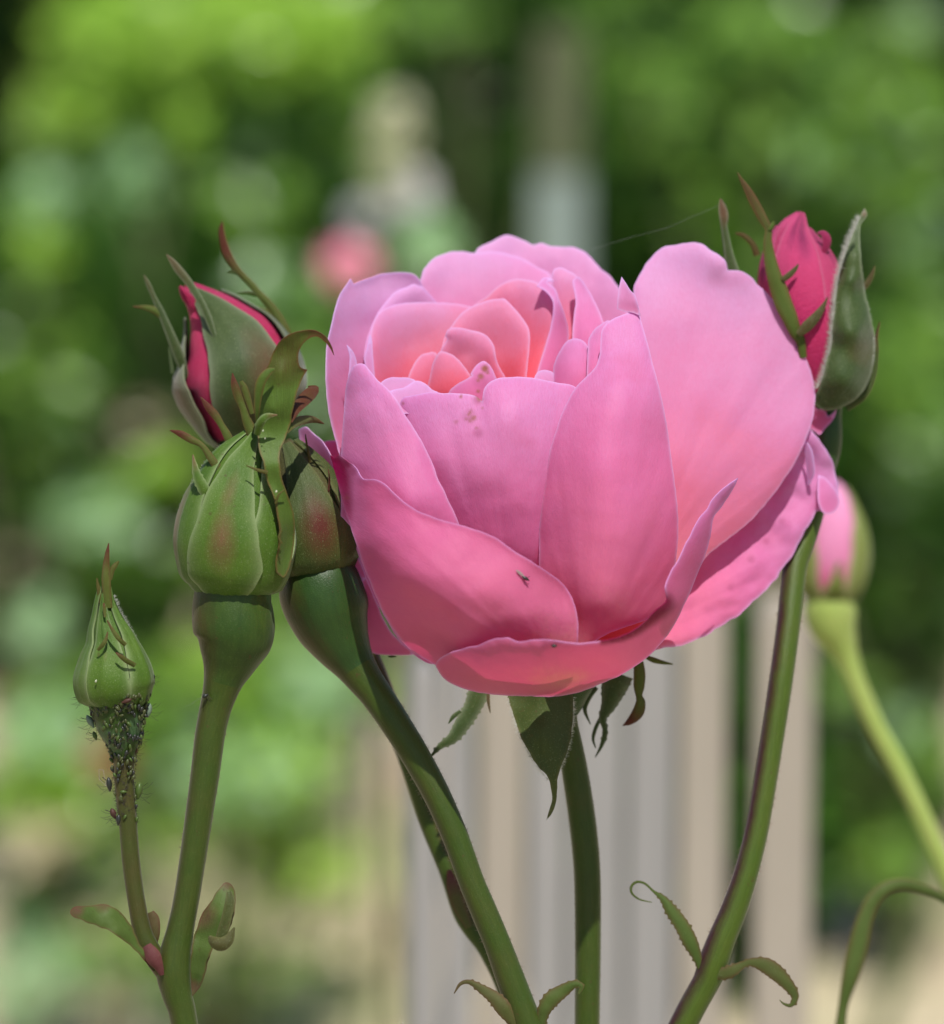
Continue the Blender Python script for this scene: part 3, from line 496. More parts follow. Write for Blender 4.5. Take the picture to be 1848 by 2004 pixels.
ribbon('sepal', [(944, 1330, -20, 44), (936, 1358, -20, 40), (924, 1386, -22, 34), (905, 1417, -25, 30), (886, 1444, -28, 22), (862, 1460, -30, 12), (841, 1483, -32, 2)], M_SEP_U, rose, fold=.25, teeth=3, turn=.5)
ribbon('leaflet', [(902, 1392, -24, 8), (888, 1402, -24, 8), (878, 1416, -22, 1)], M_SEP_U, rose)
ribbon('leaflet', [(955, 1350, -24, 8), (956, 1372, -24, 6), (960, 1395, -22, 1)], M_SEP_U, rose, red=.6)
ribbon('sepal', [(1212, 1318, 40, 56), (1202, 1345, 40, 50), (1192, 1378, 42, 30), (1180, 1405, 42, 15), (1184, 1425, 44, 10), (1183, 1442, 44, 10), (1176, 1462, 46, 6), (1165, 1482, 46, 1)], M_SEP_U, rose, fold=.3, teeth=2)
ribbon('leaflet', [(1168, 1345, 35, 8), (1152, 1366, 35, 10), (1145, 1390, 37, 7), (1156, 1418, 40, 1)], M_SEP_U, rose)
ribbon('leaflet', [(1177, 1402, 45, 6), (1166, 1425, 45, 7), (1161, 1446, 45, 5), (1166, 1464, 45, 1)], M_SEP_U, rose)
ribbon('sepal', [(1250, 1295, 20, 18), (1252, 1320, 20, 22), (1251, 1345, 22, 20), (1251, 1362, 22, 12), (1254, 1374, 22, 18), (1249, 1394, 24, 22), (1234, 1411, 26, 14), (1219, 1420, 26, 1)], M_TIP, rose, red=.1, tipred=1.0)
ribbon('leaflet', [(1262, 1284, 20, 6), (1280, 1292, 20, 10), (1300, 1297, 20, 6), (1317, 1300, 20, 1)], M_TIP, rose, red=.15)
tube('stem', [(1104, 1390, 35, 25), (1108, 1420, 40, 24), (1117, 1465, 48, 25), (1127, 1520, 55, 26), (1141, 1615, 60, 26.5), (1149, 1700, 62, 26), (1151, 1790, 62, 25.5), (1151, 1880, 62, 25), (1150, 1960, 60, 24.5), (1149, 2060, 60, 24.5)], M_STEM, rose, bl=.2)
stem_hairs([(1127, 1520, 55, 26), (1141, 1615, 60, 26.5), (1149, 1700, 62, 26), (1151, 1880, 62, 25), (1149, 2060, 60, 24.5)], rose, 50, 5)
# ------------------------------------------------------------------ the tall bud at the left with its small side bud
shoot = empty('rose_shoot', P(366, 2060, -170), 'rose shoot at the left: fat closed green bud and a small aphid covered side bud', 'rose shoot')
tube('stem', [(461, 1130, -170, 60), (459, 1152, -170, 73), (456, 1175, -170, 77), (456, 1200, -170, 80), (458, 1228, -170, 80.5), (458, 1252, -170, 76), (452, 1280, -169, 63), (446, 1304, -168, 51), (438, 1330, -168, 40), (430, 1358, -168, 34), (421, 1390, -168, 31), (411, 1440, -169, 29.5), (401, 1517, -170, 28.5), (388, 1610, -170, 27), (376, 1690, -170, 26), (365, 1759, -170, 25.5), (353, 1820, -170, 27), (343, 1870, -170, 32), (340, 1905, -170, 34), (347, 1945, -170, 30), (357, 1980, -170, 27), (370, 2060, -170, 26)], M_STEM, shoot, blush=(-1, 0), bl=.42, wob=.02, sides=36, step=7, split=(1335, 'hip', M_HIP))
bud = Body([(460, 1163, -170, 66), (460, 1156, -170, 79), (461, 1144, -170, 91), (461, 1126, -170, 102), (460, 1100, -170, 109), (460, 1065, -170, 115), (461, 1030, -170, 113), (464, 995, -170, 105), (470, 960, -170, 93), (478, 920, -170, 74), (487, 892, -170, 57), (496, 868, -170, 38), (503, 846, -170, 19), (508, 822, -170, 2)])
bb = bud.skin('bud_core', M_SEP, shoot, k=.97, sides=48, red=.1)
for th, hw, off, rd in ((-.20, [.62, .74, .62, .52, .45, .40, .34, .30], 6, ((.34, .0, .42, .75), (.60, -.05, .36, .5))), (-1.12, [.5, .62, .55, .46, .40, .34, .3, .28], 3, ((.4, -.6, .5, .8),)), (.72, [.5, .62, .52, .42, .34, .3, .3, .28], 3, ()), (2.2, [.6, .8, .7, .6, .5, .4, .3, .3], 3, ()), (-2.3, [.6, .8, .7, .6, .5, .4, .3, .3], 3, ())):
    bud.sepal('sepal', M_SEP, shoot, th, hw, .0, .93, off=off, reds=rd, twist=.16, ridge=2)
sheet('sepal', [(541, 1120, 1), (556, 1130), (567, 1108), (574, 1075), (577, 1040), (575, 1007), (569, 985), (561, 962), (553, 940), (549, 918), (547, 897), (549, 880), (556, 864), (563, 845), (570, 825), (571, 812), (575, 795), (580, 772), (586, 755), (591, 742), (597, 731), (602, 723, 1), (594, 722), (587, 717), (584, 706), (584, 694), (588, 681), (598, 668), (610, 660), (622, 659), (634, 667), (645, 680), (654, 696, 1), (650, 679), (641, 663), (629, 652), (614, 646), (596, 646), (578, 650), (562, 657), (549, 667), (539, 681), (531, 698), (526, 714), (519, 724), (510, 737), (504, 752), (499, 772), (497, 795), (500, 815), (503, 838), (505, 858), (507, 880), (515, 903), (519, 925), (524, 945), (532, 963), (539, 985), (543, 1010), (547, 1035), (545, 1070), (540, 1100)],
      [(556, 1128, -240), (575, 1050, -225), (547, 1040, -268), (560, 950, -262), (530, 945, -262), (548, 890, -258), (508, 880, -258), (535, 910, -272), (570, 825, -240), (500, 815, -240), (535, 800, -268), (590, 742, -245), (510, 740, -245), (548, 730, -275), (585, 690, -262), (535, 690, -262), (560, 665, -280), (596, 648, -275), (640, 663, -255), (654, 695, -235)],
      M_BLADE, shoot, (555, 1130), 500, step=4, amp=2, wave=35, rimw=5, curl=-4, ripple=.6, reds=((560, 690, 60, .5), (625, 655, 30, .9), (650, 690, 20, 1), (600, 723, 10, .8)))
ribbon('leaflet', [(538, 722, -288, 4), (525, 728, -290, 14), (512, 745, -290, 18), (506, 770, -285, 16), (504, 800, -276, 10), (503, 830, -262, 3)], M_BLADE, shoot, red=.15)
ribbon('leaflet', [(503, 850, -262, 12), (510, 828, -280, 16), (522, 815, -286, 12), (543, 812, -284, 1)], M_SEP, shoot, tipred=.8)
ribbon('leaflet', [(560, 845, -245, 10), (572, 831, -225, 16), (590, 823, -190, 17), (612, 821, -150, 12), (634, 829, -130, 1)], M_TIP, shoot, tipred=.8, red=.1)
ribbon('leaflet', [(568, 826, -240, 8), (578, 806, -225, 14), (592, 786, -195, 24), (608, 770, -165, 24), (618, 760, -145, 12), (603, 756, -140, 1)], M_TIP, shoot, red=.8)
ribbon('sepal', [(500, 868, -190, 24), (493, 846, -192, 22), (484, 824, -192, 18), (476, 798, -192, 14), (467, 776, -192, 17), (459, 752, -192, 13), (455, 730, -190, 1)], M_TIP, shoot, red=.1, tipred=1)
ribbon('leaflet', [(494, 810, -196, 8), (486, 782, -196, 12), (478, 758, -196, 12), (472, 746, -196, 6)], M_TIP, shoot, red=.2)
sl = ribbon('sepal', [(462, 900, -185, 20), (455, 876, -185, 18), (445, 852, -185, 16), (434, 832, -185, 12), (422, 813, -185, 15), (408, 797, -185, 13), (393, 777, -183, 1)], M_TIP, shoot, red=.1, tipred=1.2)
ribbon('sepal', [(428, 918, -225, 16), (414, 898, -225, 14), (396, 872, -222, 9), (374, 860, -220, 13), (354, 849, -218, 12), (333, 842, -215, 1)], M_TIP, shoot, red=.25, tipred=1)
ribbon('sepal', [(410, 975, -245, 18), (398, 955, -248, 22), (386, 930, -248, 16), (381, 908, -244, 8), (378, 890, -240, 1)], M_SEP, shoot, red=.1, tipred=.8, teeth=2)
ribbon('petal_tip', [(452, 888, -150, 16), (468, 866, -150, 26), (486, 852, -155, 18), (492, 846, -155, 4)], M_RED, shoot)
for c4 in ([(551, 1064, -278, 4), (546, 1050, -281, 3.5), (553, 1038, -282, 1)], [(524, 925, -276, 7), (505, 920, -281, 5), (482, 911, -278, 1)], [(540, 985, -276, 4), (546, 968, -280, 3.5), (558, 958, -278, 1)]):
    ribbon('leaflet', c4, M_TIP, shoot, red=.35)
q = crv([(350, 1100), (344, 1063), (348, 1020), (360, 980), (378, 945), (405, 905), (435, 870)], 5); pq = PA(np.column_stack([q, np.full(len(q), -172)]))
hairs('fuzz', pq, [-RGT + UPV * .2] * len(pq), M_HAIR, shoot, 320, 7)
# side bud
tube('side_stem', [(232, 1345, -175, 46), (232, 1372, -175, 54), (233, 1400, -175, 50), (236, 1425, -175, 44), (241, 1452, -175, 33), (243, 1478, -175, 23), (243, 1517, -175, 19.5), (247, 1570, -175, 18.5), (251, 1614, -175, 18), (257, 1690, -174, 17.5), (267, 1762, -173, 17.5), (280, 1825, -172, 18.5), (300, 1868, -171, 20), (325, 1905, -170, 20)], M_STEM_B, shoot, blush=(-1, .1), bl=.25, step=6, sides=28, split=(1480, 'side_hip', M_HIP), wob=.03)
stem_hairs([(430, 1358, -168, 34), (411, 1440, -169, 29.5), (401, 1517, -170, 28.5), (388, 1610, -170, 27), (365, 1759, -170, 25.5)], shoot, 60, 6)
side = Body([(230, 1384, -175, 40), (230, 1376, -175, 54), (229, 1365, -175, 63), (226, 1350, -175, 70), (225, 1332, -175, 72), (224, 1310, -175, 68), (222, 1282, -175, 57), (219, 1255, -175, 43), (213, 1230, -175, 33), (208, 1200, -175, 19), (206, 1175, -175, 11), (207, 1140, -175, 1.5)])
side.skin('side_bud_core', M_SEP, shoot, k=.97, sides=36)
for th, rd in ((-.15, ((.45, 0, .2, .25),)), (-1.35, ((.5, -.5, .6, .55),)), (1.1, ()), (2.4, ()), (-2.6, ())):
    side.sepal('side_sepal', M_SEP, shoot, th, [.60, .66, .62, .55, .45, .4, .4], .0, .97, off=4, reds=rd, ridge=4, nk=11)
ribbon('side_sepal', [(212, 1190, -190, 16), (210, 1165, -190, 16), (208, 1135, -190, 17), (208, 1110, -188, 13), (210, 1085, -186, 8), (213, 1063, -184, 1)], M_TIP, shoot, red=.2, tipred=1)
ribbon('side_sepal', [(217, 1135, -188, 4), (220, 1115, -188, 9), (227, 1105, -188, 8), (233, 1098, -188, 1)], M_TIP, shoot, red=.3)
ribbon('side_sepal', [(199, 1180, -180, 9), (195, 1160, -180, 8), (192, 1145, -180, 5), (190, 1131, -180, 1)], M_TIP, shoot, red=.4)
for c4 in ([(246, 1262, -245, 7), (233, 1250, -252, 8), (222, 1235, -250, 6), (210, 1214, -242, 1)], [(264, 1302, -240, 8), (248, 1293, -252, 9), (236, 1284, -258, 7), (227, 1277, -256, 1)], [(192, 1272, -242, 5), (203, 1260, -248, 7), (208, 1250, -246, 5), (211, 1237, -240, 1)], [(206, 1208, -215, 4), (204, 1185, -212, 5), (203, 1180, -210, 1)]):
    ribbon('leaflet', c4, M_TIP, shoot, red=.25, tipred=.6)
q = crv([(296, 1332), (290, 1300), (279, 1282), (266, 1255), (248, 1220), (232, 1190), (222, 1165)], 4); pq = PA(np.column_stack([q, np.full(len(q), -177)]))
hairs('fuzz', pq, [RGT + UPV * .4] * len(pq), M_HAIR, shoot, 330, 8)
q = crv([(153, 1332), (158, 1305), (167, 1282), (178, 1250), (186, 1215), (192, 1180)], 4); pq = PA(np.column_stack([q, np.full(len(q), -177)]))
hairs('fuzz', pq, [-RGT + UPV * .3] * len(pq), M_HAIR, shoot, 260, 6)
# bracts at the fork (x = 200/900 zoom: D = 111.6 + .2717 z)
sheet('bract', [(300, 1902, 1), (283, 1880), (262, 1857), (238, 1838), (215, 1822), (190, 1812), (172, 1806), (158, 1800), (142, 1793), (137, 1785), (142, 1777), (155, 1774), (178, 1772), (204, 1770), (222, 1776), (238, 1788), (250, 1802), (262, 1822), (275, 1850), (300, 1870), (318, 1890, 1)],
      [(142, 1785, -195), (204, 1775, -215), (215, 1815, -235), (260, 1840, -212), (310, 1895, -196), (250, 1805, -205)], M_LEAF, shoot, (315, 1900), 200, step=4, amp=5, wave=30, rimw=5, ripple=2, curl=4, reds=((150, 1780, 16, .6), (285, 1885, 14, .6), (200, 1772, 16, .4)))
ribbon('bract', [(288, 1850, -200, 16), (300, 1872, -206, 30), (311, 1892, -206, 18), (317, 1908, -203, 8)], M_LEAF, shoot, red=.95, fold=.5)
ribbon('bract', [(300, 1852, -158, 12), (304, 1825, -158, 18), (300, 1800, -155, 24), (294, 1785, -155, 14)], M_LEAF, shoot, red=.45)
sheet('bract', [(376, 1950, 1), (372, 1910), (374, 1870), (380, 1835), (388, 1808), (398, 1785), (412, 1765), (425, 1745), (432, 1734), (441, 1727), (452, 1730), (459, 1742), (462, 1760), (460, 1785), (454, 1805), (448, 1822), (445, 1835), (430, 1845), (420, 1850), (412, 1870), (402, 1900), (393, 1930)],
      [(378, 1940, -170), (388, 1808, -165), (432, 1734, -160), (460, 1760, -175), (405, 1860, -190), (440, 1790, -200), (430, 1840, -195)], M_LEAF, shoot, (380, 1950), 240, step=4, amp=4, wave=30, rimw=5, ripple=2, curl=-5, reds=((395, 1790, 30, .5), (446, 1730, 14, .5), (378, 1930, 14, .6)))
ribbon('bract', [(448, 1745, -205, 10), (450, 1765, -215, 18), (444, 1795, -220, 20), (436, 1825, -222, 22), (434, 1840, -224, 26)], M_SEP_D, shoot, red=.2, fold=-.3)
ribbon('bract', [(410, 1832, -228, 4), (418, 1842, -232, 20), (433, 1848, -236, 26), (448, 1838, -232, 20), (459, 1815, -226, 2)], M_SEP_D, shoot, red=.3, fold=.5)
# ------------------------------------------------------------------ dark bud between the shoot and the rose
b2 = empty('rose_bud', P(1040, 2060, -110), 'dark green and maroon closed bud pressed against the left of the open rose', 'rose bud')
tube('stem', [(608, 1105, -52, 66), (620, 1130, -52, 80), (630, 1155, -52, 85), (640, 1188, -53, 83), (650, 1220, -54, 75), (664, 1250, -56, 63), (678, 1275, -58, 52), (694, 1300, -60, 42), (713, 1328, -66, 36), (737, 1360, -73, 32), (765, 1402, -80, 30), (811, 1475, -90, 28.5), (850, 1545, -98, 27), (882, 1615, -104, 26), (904, 1672, -107, 25.5), (925, 1731, -109, 25.5), (950, 1790, -110, 26), (974, 1847, -110, 26.5), (997, 1910, -110, 28), (1018, 1966, -110, 29), (1046, 2040, -110, 30), (1060, 2080, -110, 30)], M_STEM, b2, blush=(-1, 0), bl=.45, wob=.02, sides=36, step=7, split=(1310, 'hip', M_HIP_D))
stem_hairs([(737, 1360, -73, 32), (811, 1475, -90, 28.5), (882, 1615, -104, 26), (925, 1731, -109, 25.5), (974, 1847, -110, 26.5), (1018, 1966, -110, 29)], b2, 130, 8)
body2 = Body([(615, 1126, -52, 60), (614, 1116, -52, 76), (612, 1100, -52, 88), (610, 1070, -52, 95), (608, 1040, -52, 96), (604, 1010, -52, 92), (597, 975, -52, 78), (588, 940, -52, 62), (577, 910, -52, 45), (566, 884, -52, 28), (556, 862, -52, 12)])
body2.skin('bud_core', M_SEP_D, b2, k=.97, red=.3, sides=44)
for th, rd in ((.1, ((.35, .2, .6, .9),)), (1.35, ((.4, 0, .6, .5),)), (-1.15, ((.2, 0, .3, .3),)), (2.6, ()), (-2.4, ())):
    body2.sepal('sepal', M_SEP_D, b2, th, [.6, .70, .66, .58, .5, .45, .4], .0, .97, off=4, reds=rd, ridge=3)
ribbon('leaflet', [(607, 905, -98, 4), (604, 888, -100, 4), (600, 866, -99, 3), (598, 850, -98, 1)], M_TIP, b2, red=.5)
ribbon('leaflet', [(643, 962, -108, 3), (645, 940, -110, 3), (643, 918, -108, 1)], M_SEP_D, b2, red=.8)
ribbon('bract', [(1008, 2006, -128, 14), (988, 1976, -132, 30), (967, 1952, -130, 25), (944, 1936, -126, 17), (920, 1922, -124, 9), (902, 1925, -122, 6), (889, 1944, -122, 1)], M_LEAF, b2, teeth=3, red=.3, tipred=.2)
ribbon('bract', [(1058, 2012, -120, 14), (1065, 1978, -126, 25), (1080, 1955, -128, 31), (1103, 1938, -128, 25), (1124, 1926, -130, 15), (1138, 1930, -132, 10), (1133, 1945, -132, 3)], M_LEAF, b2, teeth=3, red=.15)
# ------------------------------------------------------------------ half open red striped bud at the back left
b3 = empty('rose_bud', P(1020, 2060, 160), 'slightly blurred bud at the back left showing crimson stripes between grey green sepals', 'rose bud')
tube('stem', [(476, 845, 200, 52), (474, 862, 200, 52), (480, 888, 200, 42), (495, 920, 200, 28), (508, 945, 200, 22), (570, 1030, 195, 20), (660, 1160, 185, 20), (725, 1290, 175, 20), (768, 1400, 170, 20), (804, 1500, 168, 19.5), (840, 1610, 165, 19), (878, 1704, 162, 19), (908, 1785, 160, 22), (926, 1820, 160, 19), (950, 1858, 158, 15), (984, 1930, 155, 14), (1025, 2060, 150, 14)], M_STEM, b3, blush=(1, -.3), bl=.8, split=(930, 'hip', M_HIP_D))
body3 = Body([(484, 868, 200, 45), (480, 850, 200, 72), (476, 820, 200, 95), (473, 785, 200, 116), (470, 750, 200, 124), (462, 715, 200, 120), (450, 680, 200, 104), (434, 650, 200, 84), (417, 622, 200, 62), (400, 600, 200, 44), (384, 583, 200, 30), (370, 570, 200, 20), (360, 562, 200, 10)])
body3.skin('petal', M_RED, b3, ribs=3, ribamp=4, k=.90, sides=44, twist=1.5)
for th, hw, t1 in ((.25, [.72, .72, .66, .62, .60, .58, .50, .34], .94), (-1.58, [.62, .80, .78, .70, .62, .52, .36, .10], .86), (1.88, [.62, .85, .82, .72, .64, .52, .34, .10], .84), (2.8, [.5, .6, .6, .5, .3, .1], .8), (-2.7, [.5, .6, .6, .5, .3, .1], .8)):
    body3.sepal('sepal', M_SEP_G, b3, th, hw, .02, t1, off=5, reds=((.35, .5, .6, .9), (.2, -.2, .4, .5)), twist=-.05)
ribbon('petal_tip', [(385, 606, 165, 16), (374, 590, 160, 22), (362, 576, 155, 18), (352, 560, 152, 5)], M_RED, b3)
ribbon('sepal', [(428, 705, 100, .6), (423, 668, 104, 5), (412, 634, 108, 12), (396, 595, 112, 13), (372, 556, 120, 14), (350, 528, 122, 15), (338, 512, 122, 10), (326, 498, 122, 1)], M_SEP_G, b3, tipred=.7)
ribbon('sepal', [(366, 740, 158, 8), (352, 700, 148, 20), (334, 655, 140, 17), (316, 612, 138, 13), (300, 578, 138, 8), (290, 555, 138, 8), (282, 538, 138, 1)], M_SEP_G, b3, tipred=.4)
ribbon('leaflet', [(322, 624, 140, 10), (306, 609, 138, 14), (285, 602, 136, 9), (260, 600, 136, 1)], M_TIP, b3, tipred=.8)
ribbon('sepal', [(574, 690, 240, 20), (560, 650, 240, 18), (544, 620, 240, 18), (524, 592, 240, 15), (507, 574, 240, 12), (492, 556, 240, 11), (470, 534, 240, 11), (456, 516, 240, 14), (444, 494, 240, 16), (437, 470, 240, 13), (434, 450, 240, 10), (436, 433, 240, 1)], M_TIP, b3, red=.15, tipred=1.2)
ribbon('leaflet', [(502, 575, 240, 9), (485, 572, 240, 6), (466, 573, 240, 1)], M_SEP_D, b3)
ribbon('leaflet', [(532, 622, 240, 12), (518, 608, 240, 9), (502, 600, 240, 1)], M_TIP, b3)
ribbon('leaflet', [(466, 534, 240, 8), (456, 532, 240, 6), (447, 534, 240, 1)], M_SEP_D, b3)
ribbon('leaflet', [(338, 730, 150, 5), (334, 700, 148, 4), (330, 680, 146, 1)], M_SEP_G, b3)
ribbon('bract', [(918, 1815, 135, 12), (900, 1775, 132, 26), (888, 1738, 130, 26), (879, 1702, 130, 8)], M_LEAF, b3, red=.35, tipred=.7)
# ------------------------------------------------------------------ opening red bud at the right
b4 = empty('rose_bud', P(1330, 2060, 0), 'crimson opening bud at the right with long green sepals, above the edge of the rose', 'rose bud')
tube('stem', [(1622, 785, 210, 28), (1618, 812, 210, 30), (1614, 845, 210, 35), (1612, 880, 210, 34), (1608, 915, 207, 28), (1602, 950, 200, 24), (1590, 1000, 185, 24), (1572, 1060, 160, 24.5), (1556, 1109, 140, 24), (1543, 1226, 100, 23.5), (1527, 1343, 70, 23.5), (1509, 1460, 50, 23), (1483, 1616, 25, 23), (1460, 1710, 12, 24), (1436, 1782, 5, 26), (1412, 1840, 0, 28), (1396, 1885, 0, 30), (1383, 1920, 0, 27), (1350, 1980, 0, 27), (1310, 2060, 0, 27)], M_STEM_R, b4, blush=(-1, -.1), bl=1.0, wob=.015, split=(935, 'hip', M_HIP_D))
stem_hairs([(1556, 1109, 140, 24), (1543, 1226, 100, 23.5), (1527, 1343, 70, 23.5), (1509, 1460, 50, 23), (1483, 1616, 25, 23), (1460, 1710, 12, 24), (1412, 1840, 0, 28)], b4, 150, 8)
body4 = Body([(1640, 790, 200, 30), (1628, 770, 200, 50), (1612, 740, 200, 62), (1600, 700, 200, 72), (1588, 650, 200, 80), (1576, 600, 200, 82), (1564, 550, 200, 78), (1556, 505, 200, 66), (1553, 470, 200, 48), (1556, 445, 200, 32), (1563, 428, 200, 17), (1567, 416, 200, 6)])
body4.skin('petal', M_RED2, b4, ribs=2, ribamp=3, k=.93, sides=44, twist=2)
for th, hw, t0, t1, off, tw in ((-.25, [.6, .9, 1.0, 1.05, 1.0, .9, .75, .55], .0, 1.0, 4, .5), (1.25, [.7, .9, .9, .8, .7, .55, .45, .3], .0, .93, 6, -.3), (-1.45, [.7, .8, .8, .7, .6, .5, .4, .3], .0, .90, 2, .3)):
    SEED[0] += 1; vs_ = body4.sepal('petal', M_RED2, b4, th, hw, t0, t1, off=off, ridge=0, twist=tw, reds=((.86, .1, .25, .9), (.9, -.4, .2, .8)))
ribbon('petal_tip', [(1608, 498, 150, 8), (1616, 484, 148, 14), (1618, 468, 146, 17), (1611, 457, 146, 12), (1600, 456, 144, 2)], M_RED2, b4, red=.35)
sheet('sepal', [(1692, 408, 1), (1696, 420), (1690, 432), (1684, 440), (1682, 455), (1683, 485), (1685, 518), (1688, 545), (1691, 571), (1698, 600), (1704, 630), (1709, 656), (1710, 690), (1706, 718), (1699, 743), (1688, 764), (1672, 782), (1652, 793), (1636, 800), (1620, 802), (1604, 798), (1593, 788, 1), (1598, 770), (1606, 752), (1614, 730), (1621, 700), (1627, 677), (1631, 640), (1634, 600), (1638, 565), (1643, 537), (1653, 503), (1664, 471), (1671, 448), (1680, 430), (1687, 416)],
      [(1692, 410, 170), (1664, 471, 150), (1684, 480, 150), (1643, 540, 145), (1688, 560, 148), (1628, 670, 112), (1708, 670, 150), (1668, 650, 72), (1665, 550, 104), (1675, 500, 125), (1655, 740, 78), (1600, 780, 118), (1695, 755, 140), (1640, 799, 120)], M_SEP_G, b4, (1630, 800), 400, step=5, amp=4, wave=40, rimw=7, curl=3, reds=((1685, 690, 30, .3), (1692, 412, 12, .9)), thick=5)
ribbon('sepal', [(1655, 797, 165, 20), (1690, 772, 165, 18), (1708, 735, 165, 14), (1715, 690, 165, 10), (1716, 660, 165, 6), (1722, 630, 165, 1)], M_SEP_D, b4, tipred=.8)
ribbon('leaflet', [(1689, 568, 150, 6), (1697, 556, 150, 11), (1706, 540, 150, 9), (1713, 520, 150, 1)], M_SEP_D, b4, red=.4)
ribbon('sepal', [(1604, 800, 175, 14), (1596, 770, 170, 12), (1594, 745, 170, 5), (1592, 735, 170, 1)], M_SEP_D, b4)
ribbon('sepal', [(1572, 700, 118, 14), (1567, 668, 112, 18), (1556, 648, 106, 24), (1546, 622, 104, 30), (1534, 595, 104, 34), (1524, 565, 104, 33), (1514, 535, 104, 28), (1506, 500, 106, 22), (1503, 470, 108, 16), (1504, 449, 110, 13), (1492, 426, 112, 17), (1474, 392, 114, 17), (1460, 366, 116, 11), (1450, 350, 118, 5), (1444, 338, 120, 1)], M_BLADE, b4, red=.25, tipred=.9, fold=.3)
ribbon('leaflet', [(1531, 548, 100, 10), (1545, 538, 98, 11), (1556, 527, 98, 8), (1563, 517, 98, 1)], M_SEP_D, b4, red=.3)
ribbon('leaflet', [(1562, 655, 98, 12), (1580, 638, 96, 20), (1597, 620, 96, 17), (1611, 600, 98, 9), (1620, 582, 100, 1)], M_SEP_D, b4, red=.4)
ribbon('leaflet', [(1506, 450, 106, 6), (1512, 440, 106, 8), (1515, 433, 106, 1)], M_BLADE, b4)
ribbon('sepal', [(1438, 550, 170, 28), (1433, 528, 170, 25), (1427, 500, 170, 18), (1421, 466, 170, 13), (1417, 440, 170, 12), (1417, 425, 170, 17), (1414, 407, 170, 15), (1410, 389, 170, 2)], M_SEP_G, b4, tipred=1.5)
ribbon('sepal', [(1482, 500, 230, 12), (1474, 480, 230, 10), (1462, 466, 230, 9), (1450, 459, 230, 7), (1439, 457, 230, 1)], M_TIP, b4, red=.6)
q = crv([(1600, 760), (1614, 730), (1627, 677), (1634, 600), (1643, 537), (1664, 471), (1684, 425)], 4); pq = PA(np.column_stack([q, np.full(len(q), 104)]))
hairs('fuzz', pq, [-RGT + UPV * .35] * len(pq), M_HAIR, b4, 1600, 15)
q = crv([(1684, 520), (1691, 571), (1709, 656), (1706, 718), (1688, 764)], 4); pq = PA(np.column_stack([q, np.full(len(q), 145)]))
hairs('fuzz', pq, [RGT + UPV * .3] * len(pq), M_HAIR, b4, 260, 6)
ribbon('bract', [(1372, 1900, -12, 8), (1364, 1872, -18, 18), (1352, 1845, -22, 28), (1335, 1812, -22, 28), (1315, 1783, -20, 24), (1297, 1758, -18, 13), (1280, 1745, -16, 5), (1262, 1729, -15, 4), (1246, 1726, -14, 4.5), (1236, 1735, -13, 4.5), (1237, 1748, -12, 4), (1252, 1760, -10, 3), (1276, 1766, -8, 1)], M_LEAF, b4, teeth=3, fold=.2)
ribbon('bract', [(1394, 1904, -20, 14), (1412, 1906, -24, 22), (1432, 1900, -26, 23), (1458, 1886, -26, 13), (1474, 1883, -26, 17), (1498, 1889, -25, 30), (1520, 1904, -25, 31), (1543, 1928, -24, 23), (1556, 1950, -22, 15), (1548, 1967, -22, 8), (1534, 1964, -22, 4), (1526, 1957, -22, 1)], M_LEAF, b4, teeth=3, fold=.2, red=.25)
# ------------------------------------------------------------------ blurred bud further back at the right, and the long arched leaf
b5 = empty('rose_bud', P(1990, 2060, 1600), 'out of focus bright pink bud behind the right stem on a pale yellow green stalk', 'rose bud')
tube('stem', [(1622, 1150, 1600, 40), (1623, 1172, 1600, 49), (1625, 1198, 1600, 52), (1632, 1230, 1600, 46), (1645, 1258, 1600, 34), (1656, 1284, 1600, 25), (1668, 1315, 1600, 21), (1682, 1350, 1600, 20), (1714, 1421, 1600, 19), (1757, 1499, 1600, 19), (1804, 1596, 1600, 19), (1850, 1700, 1600, 19), (1990, 2060, 1600, 20)], M_YGREEN, b5, bl=0, split=(1290, 'hip', M_YGREEN))
body5 = Body([(1624, 1172, 1600, 45), (1625, 1150, 1600, 58), (1627, 1110, 1600, 67), (1629, 1065, 1600, 67), (1630, 1020, 1600, 58), (1632, 985, 1600, 41), (1633, 957, 1600, 22), (1633, 940, 1600, 5)])
body5.skin('petal', M_HOT, b5, ribs=2, ribamp=3, k=.93)
for th, hw, t1, rd in ((1.05, [.6, .66, .6, .55, .45, .3, .1], .95, ((0, 0, .4, 1),)), (-.95, [.6, .5, .5, .4, .35, .3, .1], .9, ((0, 0, .4, 1),)), (0.1, [.6, .3, .12, .03], .32, ((0, 0, .9, 1),)), (2.6, [.6, .7, .6, .5, .3, .1], .9, ()), (-2.4, [.6, .7, .6, .5, .3, .1], .9, ())):
    body5.sepal('sepal', M_YSEP, b5, th, hw, .0, t1, off=6, reds=rd)
lf = ribbon('arched_leaf', [(1900, 1800, 650, 8), (1850, 1760, 620, 14), (1810, 1741, 600, 20), (1770, 1731, 590, 24), (1735, 1738, 580, 26), (1708, 1764, 575, 29), (1692, 1800, 570, 33), (1680, 1850, 565, 40), (1666, 1905, 560, 34), (1652, 1960, 560, 20), (1646, 2000, 560, 20), (1640, 2070, 560, 34)], M_LEAF, None, fold=.5, step=8)
lf['label'] = 'long narrow green leaf arching over at the bottom right corner'; lf['category'] = 'leaf'
